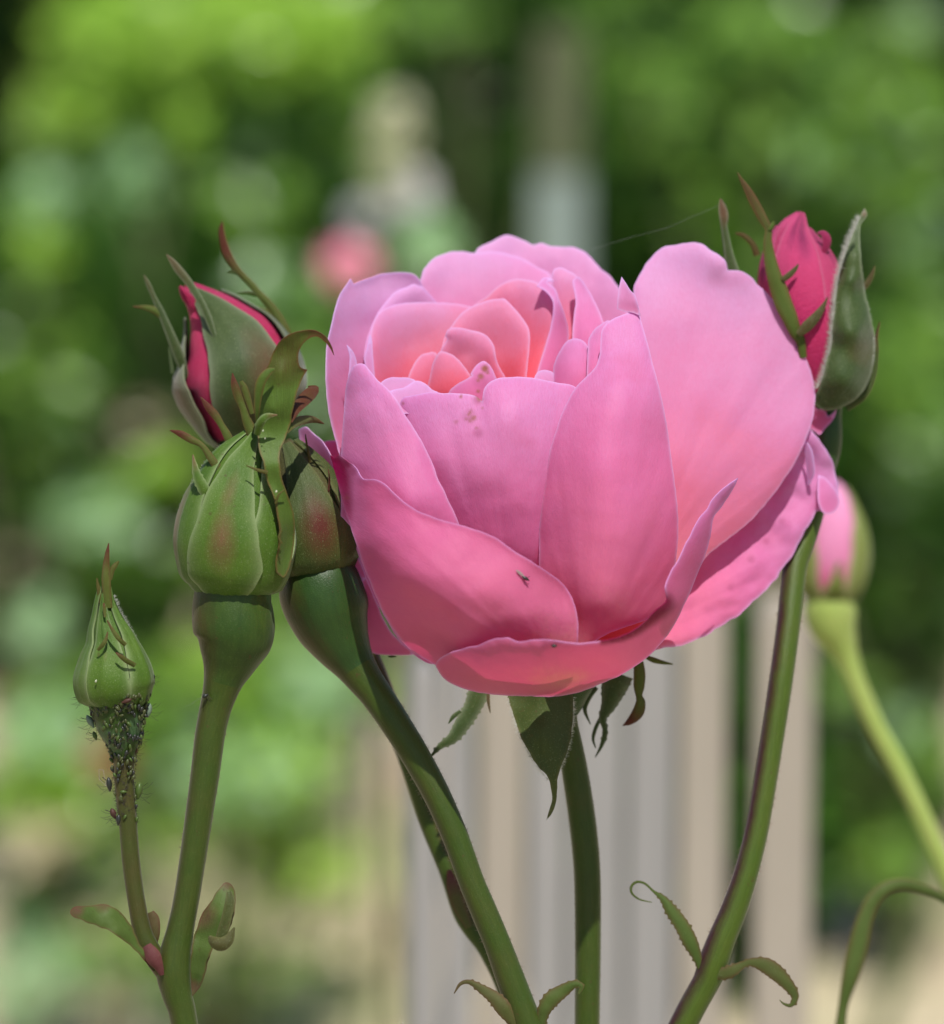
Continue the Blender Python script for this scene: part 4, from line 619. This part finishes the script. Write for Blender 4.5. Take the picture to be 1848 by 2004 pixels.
# ------------------------------------------------------------------ spider silk and insects
def silk(name, pts, label, w=.5):
    w *= .28
    o = tube(name, [(x, y, d, w) for x, y, d in pts], M_SILK, None, sides=4, step=20, bl=0)
    o['label'] = label; o['category'] = 'spider thread'
silk('spider_thread', [(1160, 488, 190), (1230, 466, 180), (1310, 444, 175), (1350, 426, 172), (1400, 405, 170), (1416, 396, 170)], 'thin spider thread strung from the rose top to the red bud', .45)
silk('spider_thread', [(362, 1383, -190), (375, 1378, -192), (388, 1368, -195), (398, 1364, -197)], 'short loose spider thread beside the neck of the big green bud', .5)
def ell(name, mat, parent, L, W, base=(0, 0, 0)):
    vs = [(-L / 2, 0, 0)]; S = 8; prof = [(-.42, .42), (-.25, .85), (0, 1.0), (.22, .72), (.38, .42), (.47, .25)]
    for t, r in prof:
        for k in range(S): a = 2 * math.pi * k / S; vs.append((t * L, math.cos(a) * r * W / 2, math.sin(a) * r * W / 2))
    vs.append((L / 2, 0, 0)); fs = [[0, 1 + (k + 1) % S, 1 + k] for k in range(S)]
    for i in range(len(prof) - 1): fs += [[1 + i * S + k, 1 + i * S + (k + 1) % S, 1 + (i + 1) * S + (k + 1) % S, 1 + (i + 1) * S + k] for k in range(S)]
    e = len(vs) - 1; b = 1 + (len(prof) - 1) * S; fs += [[b + k, b + (k + 1) % S, e] for k in range(S)]
    me = bpy.data.meshes.new(name); me.from_pydata([tuple(np.array(v) * PX) for v in vs], [], fs); me.materials.append(mat)
    me.polygons.foreach_set('use_smooth', [True] * len(me.polygons)); o = bpy.data.objects.new(name, me); COL.objects.link(o); o.parent = parent; return o
def wire(name, mat, parent, pts, r):
    c = np.array(pts, float); vs = []; fs = []
    for i, p in enumerate(c):
        for k in range(4): a = math.pi / 2 * k; vs.append(tuple((p + np.array([math.cos(a) * r * .7, math.sin(a) * r * .7, math.cos(a + 1) * r])) * PX))
    for i in range(len(c) - 1): fs += [[i * 4 + k, i * 4 + (k + 1) % 4, (i + 1) * 4 + (k + 1) % 4, (i + 1) * 4 + k] for k in range(4)]
    me = bpy.data.meshes.new(name); me.from_pydata(vs, [], fs); me.materials.append(mat); o = bpy.data.objects.new(name, me); COL.objects.link(o); o.parent = parent; return o
def basis(o, x, y, d, ang, roll=0):
    """head points along ang (degrees, 0 = right, 90 = up in the picture)"""
    a = R(ang); X = RGT * math.cos(a) + UPV * math.sin(a); Yv = -RGT * math.sin(a) + UPV * math.cos(a); Z = np.cross(X, Yv)
    from mathutils import Matrix
    c, s = math.cos(roll), math.sin(roll); Y2 = Yv * c + Z * s; Z2 = -Yv * s + Z * c
    M = Matrix([[X[0], Y2[0], Z2[0]], [X[1], Y2[1], Z2[1]], [X[2], Y2[2], Z2[2]]])
    o.location = P(x, y, d); o.rotation_euler = M.to_euler()
def aphid(x, y, d, ang, L, W, mat, label, side=1, wings=False):
    L *= .85; W *= .9
    t = bpy.data.objects.new('aphid', None); COL.objects.link(t); t['label'] = label; t['category'] = 'aphid'; t['group'] = 'large aphids on the side bud'; t.empty_display_size = .002
    ell('body', mat, t, L, W)
    for i, bx in enumerate((-.05, .12, .28)):
        for s in (1, -1):
            k = 1 if s == side else .55
            wire('leg', M_LEG, t, [(bx * L, s * W * .3, 0), ((bx + (i - 1) * .25) * L, s * W * 1.15 * k, W * .2), ((bx + (i - 1) * .45 - .1) * L, s * W * 1.6 * k, 0)], .45)
    for s in (1, -1): wire('antenna', M_LEG, t, [(L * .45, s * 1.5, 0), (L * .5, s * W * .7, 2), (L * .25, side * W * 1.4, 3 * s), (-L * .1, side * W * 2.0, 5 * s)], .3)
    for s in (1, -.4): wire('cornicle', M_LEG, t, [(-L * .28, side * W * .4, s * 3), (-L * .52, side * W * .95, s * 5)], .8)
    if wings: wire('wing', M_WING, t, [(L * .1, side * W * .5, 2), (-L * .4, side * W * 1.5, 3), (-L * 1.05, side * W * 1.4, 3), (-L * 1.0, side * W * .7, 3), (L * .1, side * W * .5, 2)], .5)
    basis(t, x, y, d, ang); return t
aphid(291, 1390, -178, 262, 34, 15, M_APH_P, 'pale grey aphid hanging off the right of the side bud neck', 1)
aphid(177, 1412, -178, 300, 34, 14, M_APH_P, 'pale blue green aphid on the left of the side bud neck', -1)
aphid(214, 1535, -178, 276, 34, 13, M_APH_D, 'black winged aphid on the left of the thin stem, with a clear wing', -1, True)
aphid(272, 1548, -178, 262, 40, 17, M_APH_G, 'green aphid with raised tail on the right side of the thin stem', 1)
aphid(222, 1592, -180, 290, 26, 14, M_APH_R, 'dark red aphid on the left of the thin stem below the winged one', -1)
aphid(276, 1440, -178, 250, 30, 12, M_APH_D, 'black aphid at the right where the side bud neck narrows', 1)
aphid(232, 1605, -196, 265, 26, 10, M_APH_D, 'dark aphid on the front of the thin stem, lowest of all', -1)
aphid(264, 1470, -180, 255, 24, 11, M_APH_R, 'small dark red aphid on the right just below the neck', 1)
aphid(299, 1328, -178, 250, 20, 9, M_APH_D, 'small dark aphid at the widest right edge of the side bud', 1)
aphid(158, 1368, -180, 300, 22, 12, M_APH_G, 'green aphid at the left rim under the side bud', -1)
aphid(186, 1440, -178, 290, 22, 10, M_APH_G, 'small green aphid on the left below the pale one', -1)
aphid(248, 1372, -240, 200, 26, 10, M_APH_R, 'reddish aphid on the front of the seam under the side bud', 1)
ap = aphid(402, 1362, -200, 30, 16, 9, M_APH_D, 'small dark aphid sitting on the stem under the big green bud', -1)
ap['group'] = 'aphids elsewhere'
protos = [ell('aphid', m, None, 15, 8) for m in (M_APH_G, M_APH_O, M_APH_D, M_APH_O, M_APH_O, M_APH_D)]
def surf_hip(y):   # centre x and radius of the side bud's neck and stem
    return float(np.interp(y, [1350, 1375, 1400, 1425, 1452, 1478, 1517, 1570, 1620], [228, 231, 233, 236, 241, 243, 243, 247, 251])), float(np.interp(y, [1350, 1362, 1375, 1400, 1425, 1452, 1478, 1517, 1570, 1620], [70, 62, 55, 50, 44, 33, 23, 20, 18.5, 18]))
used = set()
rr = random.Random(3)
for i in range(250):
    y = rr.choice([rr.uniform(1355, 1385), rr.uniform(1362, 1400), rr.uniform(1362, 1450), rr.uniform(1380, 1470), rr.uniform(1440, 1530)]) if i < 235 else rr.uniform(1480, 1610)
    cx, r = surf_hip(y); th = rr.uniform(-1.55, 1.55); r2 = r + 2.5
    p = rr.choice(protos)
    if id(p) in used: o = p.copy(); COL.objects.link(o)
    else: o = p; used.add(id(p))
    o['label'] = 'tiny ' + {'aphid_green': 'green', 'aphid_olive': 'olive', 'aphid_dark': 'black'}.get(o.data.materials[0].name, 'olive') + ' aphid in the crowd ' + ('under the rim of the small side bud' if y < 1395 else 'on the neck of the small side bud' if y < 1475 else 'on the thin stem below the small side bud'); o['category'] = 'aphid'; o['group'] = 'tiny aphids crowding the side bud neck'
    basis(o, cx + math.sin(th) * r2, y, -175 - math.cos(th) * r2, rr.uniform(230, 310) if rr.random() < .7 else rr.uniform(0, 360)); s = rr.uniform(.45, .95); o.scale = (s, s, s)
for p in protos:
    if id(p) not in used: bpy.data.objects.remove(p)
for (ya, yb, nn, ln) in ((1362, 1470, 150, 9), (1470, 1610, 90, 8)):
    ys = np.linspace(ya, yb, 12); e1 = []; e2 = []
    for y in ys: cx, r = surf_hip(y); e1.append((cx - r, y, -176)); e2.append((cx + r, y, -176))
    for e, sg in ((e1, -1), (e2, 1)): hairs('stem_hair', PA(e), [sg * RGT - UPV * .2] * len(e), M_LEG, shoot, nn, ln, .9, .7)
ys = np.linspace(1360, 1600, 30); e = [(surf_hip(y)[0], y, -175 - surf_hip(y)[1] - 1) for y in ys]
hairs('stem_hair', PA([(a + 12 * math.sin(i * 2.4), b, c) for i, (a, b, c) in enumerate(e)]), [RGT * math.sin(i * 3.1) - FWD * .5 for i in range(30)], M_LEG, shoot, 260, 10, .9, .8)
fly = bpy.data.objects.new('fly', None); COL.objects.link(fly); fly['label'] = 'tiny dark fly with a folded grey wing on the front left petal'; fly['category'] = 'fly'; fly.empty_display_size = .001
ell('body', M_APH_D, fly, 17, 7); wire('leg', M_LEG, fly, [(2, 3, 0), (5, 7, -2)], .6)
sw = ell('wing', M_WING, fly, 22, 6); sw.location = (-13 * PX, 3 * PX, 2 * PX); sw.rotation_euler = (0, 0, -.15); sw.scale = (1, 1, .15)
basis(fly, 1029, 1132, -352, -30)
mite = ell('beetle', M_APH_D, None, 11, 7); mite['label'] = 'dark speck like beetle on the rim of the lowest petal'; mite['category'] = 'insect'; basis(mite, 1085, 1264, -432, 0)
cat_ = ell('caterpillar', M_APH_G, None, 17, 5); cat_['label'] = 'tiny green larva on the lower edge of the petal behind the dark bud'; cat_['category'] = 'insect'; basis(cat_, 768, 1285, -20, 0)
for x, y, d, s in ((515, 843, -280, 3), (519, 858, -280, 2.5), (541, 962, -283, 4), (188, 1333, -250, 4)):
    if s: 
        o = ell('sap_drop', M_DROP, None, s * 1.6, s); o['label'] = 'tiny pale crumb of sap or cast skin stuck on a bud sepal'; o['category'] = 'sap crumb'; o['group'] = 'pale crumbs on the buds'; basis(o, x, y, d, 70)
# ------------------------------------------------------------------ garden behind (all at real distances)
def leaf_mat(name, a, b, trans=.4, rough=.30, spec=.55):
    m, nt, out = new_mat(name); g = N(nt, 'ShaderNodeNewGeometry')
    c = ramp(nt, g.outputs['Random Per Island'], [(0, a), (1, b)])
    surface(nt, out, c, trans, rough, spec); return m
L_YEL = leaf_mat('leaf_yellow_green', (0.22, 0.42, 0.03), (0.42, 0.64, 0.09))
L_MID = leaf_mat('leaf_mid_green', (0.05, 0.15, 0.012), (0.26, 0.46, 0.06))
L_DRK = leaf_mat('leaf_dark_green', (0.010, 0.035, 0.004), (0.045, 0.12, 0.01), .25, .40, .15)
L_PALE = leaf_mat('leaf_pale_green', (0.32, 0.54, 0.24), (0.46, 0.66, 0.38))
L_GREY = leaf_mat('flower_cream', (0.62, 0.64, 0.40), (0.80, 0.78, 0.60))
L_PINK = leaf_mat('far_petal_pink', (0.92, 0.34, 0.46), (0.95, 0.55, 0.64))
L_RED = leaf_mat('far_petal_red', (0.55, 0.10, 0.13), (0.65, 0.22, 0.2))
L_WHITE = leaf_mat('far_petal_white', (0.74, 0.72, 0.72), (0.85, 0.82, 0.82))
L_TAN = leaf_mat('dry_leaf', (0.42, 0.38, 0.22), (0.58, 0.50, 0.32), .2)
def cloud(name, blobs, mat, parent, leaf=.035, up=.9, rs=1):
    """leaves spread through ellipsoids (centre, radii, number)"""
    g = np.random.default_rng(rs); V = []; F = []; b = 0
    for c, rad, n in blobs:
        d = g.normal(size=(n, 3)); d /= np.linalg.norm(d, axis=1)[:, None]; r = g.uniform(.25, 1, n) ** .5
        ctr = np.array(c) + d * r[:, None] * np.array(rad)
        nrm = g.normal(size=(n, 3)) * .7 + np.array([0, -.35, up]) + d * .4; nrm /= np.linalg.norm(nrm, axis=1)[:, None]
        t = np.cross(nrm, g.normal(size=(n, 3))); t /= np.linalg.norm(t, axis=1)[:, None]; s = np.cross(nrm, t)
        L = leaf * g.uniform(.6, 1.3, n)[:, None]
        p0 = ctr - t * L * .5; p1 = ctr + t * L * .5; m = nrm * L * .08
        q = np.stack([p0, ctr - s * L * .28 + m, p1, ctr + s * L * .28 + m, ctr], 1).reshape(-1, 3)
        idx = np.arange(n)[:, None] * 5 + b
        f = np.concatenate([idx + [0, 4, 1], idx + [1, 4, 2], idx + [2, 4, 3], idx + [3, 4, 0]], 0)
        V.append(q); F.append(f); b += n * 5
    return link(name, np.vstack(V), np.vstack(F), mat, parent, smooth=False)
def E(x, y, Y, rx, ry, rz, n): # ellipsoid seen at (x, y), radii in picture units (depth radius in metres)
    k = MPP(Y); return (G(x, y, Y), (rx * k, rz, ry * k), n)
M_BARK = plain('bark', (0.10, 0.085, 0.065), .9); M_TWIG = plain('twig', (0.07, 0.09, 0.03), .8)
BN = [10]
def shrub(label, cat, Y, parts, stem_x, group=None, name='shrub'):
    g0 = G(stem_x, 1000, Y); root = empty(name, (g0[0], Y, 0), label, cat, group)
    for mat, leaf, blobs in parts:
        BN[0] += 1; cloud('foliage', [E(x, y, Y + dy, rx, ry, rz, n) for (x, y, dy, rx, ry, rz, n) in blobs], mat, root, leaf, rs=BN[0])
    zt = max(G(b[0], b[1], Y)[2] for _, _, bl in parts for b in bl)
    for k in (-1, 0, 1):
        tube('branch', [(g0[0] + k * .01, Y, 0, .012), (g0[0] + k * .06, Y + .03 * k, zt * .5, .009), (g0[0] + k * .16, Y - .02 * k, zt * .95, .004)], M_TWIG, root, sides=6, step=.1, world=True, bl=0)
    return root
# ground
def terrain():
    n = 60; xs = np.concatenate([-np.geomspace(60, .5, 20), np.linspace(-.4, .4, 5), np.geomspace(.5, 60, 20)]); ys = np.concatenate([np.linspace(-20, 2, 6), np.linspace(2.5, 14, 40), np.geomspace(16, 200, 12)])
    vs = [(x * (1 + max(0, y) / 100), y, 0.015 * noise.noise(Vector((x * 1.2, y * 1.2, 0)))) for y in ys for x in xs]; m = len(xs)
    fs = [[j * m + i, j * m + i + 1, (j + 1) * m + i + 1, (j + 1) * m + i] for j in range(len(ys) - 1) for i in range(m - 1)]
    mt, nt, out = new_mat('garden_ground'); tc = N(nt, 'ShaderNodeTexCoord')
    a = noisen(nt, tc.outputs['Object'], 2.2, 4, .6); b = noisen(nt, tc.outputs['Object'], 30, 4, .6)
    c = ramp(nt, a, [(.40, (0.30, 0.36, 0.14)), (.50, (0.44, 0.40, 0.26)), (.64, (0.56, 0.38, 0.30))]); c = mixc(nt, mth(nt, 'MULTIPLY', b, .6), c, (0.42, 0.31, 0.22), 'MIX')
    surface(nt, out, c, 0, .9, .1, b, .02)
    o = link('ground', vs, fs, mt); o['kind'] = 'structure'
terrain()
# low picket fence
M_WOOD = None
def wood(name, c1, c2):
    m, nt, out = new_mat(name); tc = N(nt, 'ShaderNodeTexCoord'); w = noisen(nt, tc.outputs['Object'], 18, 4, .6, (6, 6, .5)); c = mixc(nt, w, c1, c2)
    surface(nt, out, c, 0, .8, .2, w, .001); return m
W_GREY = wood('weathered_grey_wood', (0.22, 0.215, 0.21), (0.34, 0.325, 0.315)); W_TAN = wood('tan_wood', (0.27, 0.24, 0.20), (0.41, 0.36, 0.30)); W_DARK = wood('old_dark_wood', (0.10, 0.10, 0.09), (0.2, 0.2, 0.18))
YF = 1.25
fence = empty('picket_fence', (G(1200, 1900, YF)[0], YF, 0), 'low fence of upright weathered boards, out of focus behind the rose stems', 'fence')
def board(x0, x1, ytop, mat, dy=0.0, th=.012):
    y = YF + dy; a = G(x0, 1700, y)[0]; b = G(x1, 1700, y)[0]; zt = G(x0, ytop, y)[2]; z0 = .005; e = .004
    vs = [(a, y, z0), (b, y, z0), (b, y, zt - .006), (b - .004, y, zt), (a + .004, y, zt), (a, y, zt - .006)]; vs += [(p[0], p[1] + th, p[2]) for p in vs]
    fs = [[0, 1, 2, 3, 4, 5][::-1], [6, 7, 8, 9, 10, 11]] + [[i, (i + 1) % 6, (i + 1) % 6 + 6, i + 6] for i in range(6)]
    me = link('board', vs, fs, mat, fence, smooth=False); bv = me.modifiers.new('b', 'BEVEL'); bv.width = .0015; bv.segments = 1
    return me
for x0, x1, yt, m in ((798, 862, 1290, W_GREY), (866, 928, 1275, W_GREY), (936, 1026, 1240, W_TAN), (1032, 1108, 1225, W_GREY), (1114, 1220, 1215, W_GREY), (1227, 1321, 1210, W_GREY), (1329, 1420, 1190, W_TAN), (1476, 1588, 1180, W_TAN)):
    board(x0, x1, yt, m)
a = G(790, 1400, YF + .03); b = G(1595, 1400, YF + .03)
for zz in (.25, .80):
    vs = [(x, YF + .0125 + yy, zz + dz) for x in (a[0], b[0]) for yy in (0, .012) for dz in (0, .03)]
    link('rail', vs, [[0, 1, 3, 2], [4, 6, 7, 5], [0, 4, 5, 1], [2, 3, 7, 6], [0, 2, 6, 4], [1, 5, 7, 3]], W_DARK, fence, smooth=False)
# grey post
YP = 3.6
post = empty('garden_post', (G(1095, 1000, YP)[0], YP, 0), 'blurred upright grey post rising behind the top of the rose', 'post')
x0, x1 = G(1048, 500, YP)[0], G(1142, 500, YP)[0]
def box(name, a, b, mat, parent):
    vs = [(x, y, z) for x in (a[0], b[0]) for y in (a[1], b[1]) for z in (a[2], b[2])]
    return link(name, vs, [[0, 1, 3, 2], [4, 6, 7, 5], [0, 4, 5, 1], [2, 3, 7, 6], [0, 2, 6, 4], [1, 5, 7, 3]], mat, parent, smooth=False)
zt = G(1095, 345, YP)[2]
box('lower_post', (x0, YP, 0), (x1, YP + .02, zt), wood('pale_blue_grey_wood', (0.20, 0.25, 0.23), (0.27, 0.33, 0.30)), post)
box('upper_post', (x0 + .001, YP + .001, zt + .001), (x1 - .001, YP + .019, G(1095, 60, YP)[2]), wood('brown_grey_wood', (0.07, 0.085, 0.045), (0.12, 0.13, 0.07)), post)
# leaning pale stake at the lower left
st = tube('stake', [(*G(720, 1400, 4.3), .028), (*G(640, 1600, 4.3), .03), (*G(570, 1770, 4.3), .03)], W_TAN, None, sides=8, step=.05, world=True, bl=0)
st['label'] = 'thick pale stake leaning in the greenery left of the fence'; st['category'] = 'stake'
# cream flower spike with pale lower flowers
sp = empty('flower_spike', (G(775, 800, 3.2)[0], 3.2, 0), 'tall blurred cream flower spike with pale flowers at its foot, behind the rose', 'flower spike')
tube('stem', [(*G(775, 200, 3.2), .003), (*G(778, 500, 3.2), .005), (G(775, 800, 3.2)[0], 3.2, 0, .006)], M_TWIG, sp, sides=6, step=.1, world=True, bl=0)
cloud('blossoms', [E(770, 215, 3.2, 42, 28, .02, 60), E(768, 270, 3.2, 46, 30, .02, 80), E(765, 340, 3.2, 48, 36, .025, 70)], L_GREY, sp, .014, rs=3)
cloud('pale_blossoms', [E(800, 385, 3.2, 46, 40, .03, 90)], L_WHITE, sp, .014, rs=4)
cloud('leaves', [E(835, 480, 3.2, 70, 70, .04, 160)], L_PALE, sp, .022, rs=5)
wf = empty('white_flower', (G(712, 800, 3.1)[0], 3.1, 0), 'pale lilac grey flower disc above the small blurred pink rose', 'flower')
cloud('petals', [E(712, 425, 3.1, 30, 26, .012, 70)], leaf_mat('far_petal_lilac', (0.55, 0.54, 0.56), (0.7, 0.68, 0.7)), wf, .014, rs=6)
tube('stem', [(*G(712, 430, 3.1), .002), (G(712, 800, 3.1)[0], 3.1, 0, .004)], M_TWIG, wf, sides=5, step=.2, world=True, bl=0)
def far_rose(x, y, Y, r, mat, label, rs):
    t = empty('distant_rose', (G(x, 800, Y)[0], Y, 0), label, 'rose')
    cloud('petals', [E(x, y, Y, r, r, r * MPP(Y), 130)], mat, t, .024, rs=rs); c = G(x, y, Y)
    tube('stem', [(*c, .002), (c[0] + .01, Y, c[2] * .5, .003), (c[0], Y, 0, .005)], M_TWIG, t, sides=5, step=.2, world=True, bl=0)
far_rose(682, 525, 2.4, 32, L_PINK, 'blurred round pink rose just left of the top of the big rose', 21)
far_rose(203, 1480, 3.4, 20, L_RED, 'small blurred reddish flower behind the aphid covered stem', 23)
# shrubs: (x, y, depth offset, rx, ry, rz, leaves)
shrub('bright yellow green shrub filling the top left of the view', 'shrub', 5.6, [(L_YEL, .05, [(420, 60, 0, 330, 120, .25, 900), (250, 200, 0, 190, 70, .2, 380), (420, 240, 0, 90, 60, .1, 90)]), (L_MID, .05, [(400, 230, .25, 380, 200, .3, 700)])], 300)
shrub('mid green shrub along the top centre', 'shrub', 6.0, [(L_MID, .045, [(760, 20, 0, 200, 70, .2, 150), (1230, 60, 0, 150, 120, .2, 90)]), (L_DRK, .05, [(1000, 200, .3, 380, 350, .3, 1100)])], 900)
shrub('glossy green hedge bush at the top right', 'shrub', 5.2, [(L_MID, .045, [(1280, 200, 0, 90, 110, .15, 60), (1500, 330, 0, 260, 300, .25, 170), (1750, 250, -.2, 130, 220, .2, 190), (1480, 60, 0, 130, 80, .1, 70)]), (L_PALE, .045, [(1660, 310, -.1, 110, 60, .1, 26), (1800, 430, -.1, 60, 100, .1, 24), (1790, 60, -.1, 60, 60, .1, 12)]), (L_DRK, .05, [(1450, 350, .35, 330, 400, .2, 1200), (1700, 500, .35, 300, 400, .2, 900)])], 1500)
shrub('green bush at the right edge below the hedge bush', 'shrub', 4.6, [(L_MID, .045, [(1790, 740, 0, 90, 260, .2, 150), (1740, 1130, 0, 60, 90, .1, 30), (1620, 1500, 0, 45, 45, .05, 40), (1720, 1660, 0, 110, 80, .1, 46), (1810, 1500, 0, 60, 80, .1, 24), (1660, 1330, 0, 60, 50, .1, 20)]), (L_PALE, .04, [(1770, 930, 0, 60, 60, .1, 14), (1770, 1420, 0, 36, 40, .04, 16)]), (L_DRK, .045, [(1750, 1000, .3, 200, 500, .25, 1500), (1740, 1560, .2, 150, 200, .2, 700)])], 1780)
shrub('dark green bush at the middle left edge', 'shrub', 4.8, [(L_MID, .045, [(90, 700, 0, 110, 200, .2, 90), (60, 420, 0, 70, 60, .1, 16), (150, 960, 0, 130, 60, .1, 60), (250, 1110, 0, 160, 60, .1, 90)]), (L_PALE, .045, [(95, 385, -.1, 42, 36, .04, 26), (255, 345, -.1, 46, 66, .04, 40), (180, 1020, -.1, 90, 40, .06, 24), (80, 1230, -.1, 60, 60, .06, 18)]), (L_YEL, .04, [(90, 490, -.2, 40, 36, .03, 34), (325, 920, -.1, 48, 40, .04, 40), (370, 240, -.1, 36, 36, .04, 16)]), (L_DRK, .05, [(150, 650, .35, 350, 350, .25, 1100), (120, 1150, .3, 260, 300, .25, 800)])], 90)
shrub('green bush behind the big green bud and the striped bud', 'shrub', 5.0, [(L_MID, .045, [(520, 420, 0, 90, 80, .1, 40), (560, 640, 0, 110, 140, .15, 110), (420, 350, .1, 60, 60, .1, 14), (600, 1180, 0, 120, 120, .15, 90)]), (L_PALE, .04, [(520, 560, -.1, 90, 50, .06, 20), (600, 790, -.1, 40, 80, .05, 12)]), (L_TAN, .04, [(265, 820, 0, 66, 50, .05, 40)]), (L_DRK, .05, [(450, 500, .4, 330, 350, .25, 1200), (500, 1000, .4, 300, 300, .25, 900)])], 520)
shrub('low pale green plants at the lower left', 'shrub', 4.2, [(L_PALE, .03, [(640, 1330, 0, 90, 60, .1, 60), (480, 1500, 0, 160, 90, .12, 150), (60, 1900, 0, 120, 120, .1, 160), (100, 1420, 0, 110, 60, .1, 50)]), (L_YEL, .03, [(90, 1560, 0, 130, 90, .08, 120), (420, 1300, 0, 90, 50, .06, 40), (520, 1500, 0, 170, 120, .1, 150), (640, 1700, 0, 110, 70, .08, 60), (150, 1480, .1, 170, 60, .1, 90), (300, 1620, .1, 260, 60, .1, 110)]), (L_MID, .04, [(420, 1380, .15, 420, 110, .15, 380), (420, 1850, .1, 330, 140, .15, 110), (130, 1800, .1, 160, 110, .15, 60)]), (L_TAN, .04, [(70, 1640, -.05, 90, 45, .05, 40), (150, 1960, 0, 120, 40, .05, 20), (700, 1850, 0, 80, 60, .05, 40)])], 420)
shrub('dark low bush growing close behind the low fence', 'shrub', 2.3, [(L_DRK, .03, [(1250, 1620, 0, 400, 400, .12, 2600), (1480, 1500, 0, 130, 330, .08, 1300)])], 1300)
# dense evergreen hedge closing the garden
hedge = empty('hedge', (0, 8, 0), 'dense dark evergreen hedge closing the back of the garden', 'hedge')
cloud('foliage', [((x, 8 + .2 * math.sin(x * 3), z), (.7, .35, .45), 420) for x in np.arange(-4, 4.1, .55) for z in (.3, .9, 1.5)], L_DRK, hedge, .09, rs=77)
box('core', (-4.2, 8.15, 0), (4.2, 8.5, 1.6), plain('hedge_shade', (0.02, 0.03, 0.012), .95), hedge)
# tree whose trunk stands at the top centre and shades the ground behind the rose
tr = empty('tree', (G(895, 300, 6.8)[0], 6.8, 0), 'slim dark tree trunk at the top centre carrying a crown above the view', 'tree')
tx = G(895, 300, 6.8)[0]
tube('trunk', [(tx, 6.8, 0, .05), (tx + .01, 6.8, 1.0, .042), (tx - .03, 6.8, 2.0, .035), (tx + .05, 6.75, 3.0, .02)], M_BARK, tr, sides=12, step=.2, world=True, bl=0)
cloud('crown', [((tx + dx, 6.3 + dy, 2.6 + dz), (.55, .5, .4), 700) for dx, dy, dz in ((0, 0, 0), (.4, -.3, .1), (-.35, .3, .2), (.3, .5, .35), (0, .1, .5), (.9, .2, .1))], L_MID, tr, .07, rs=91)
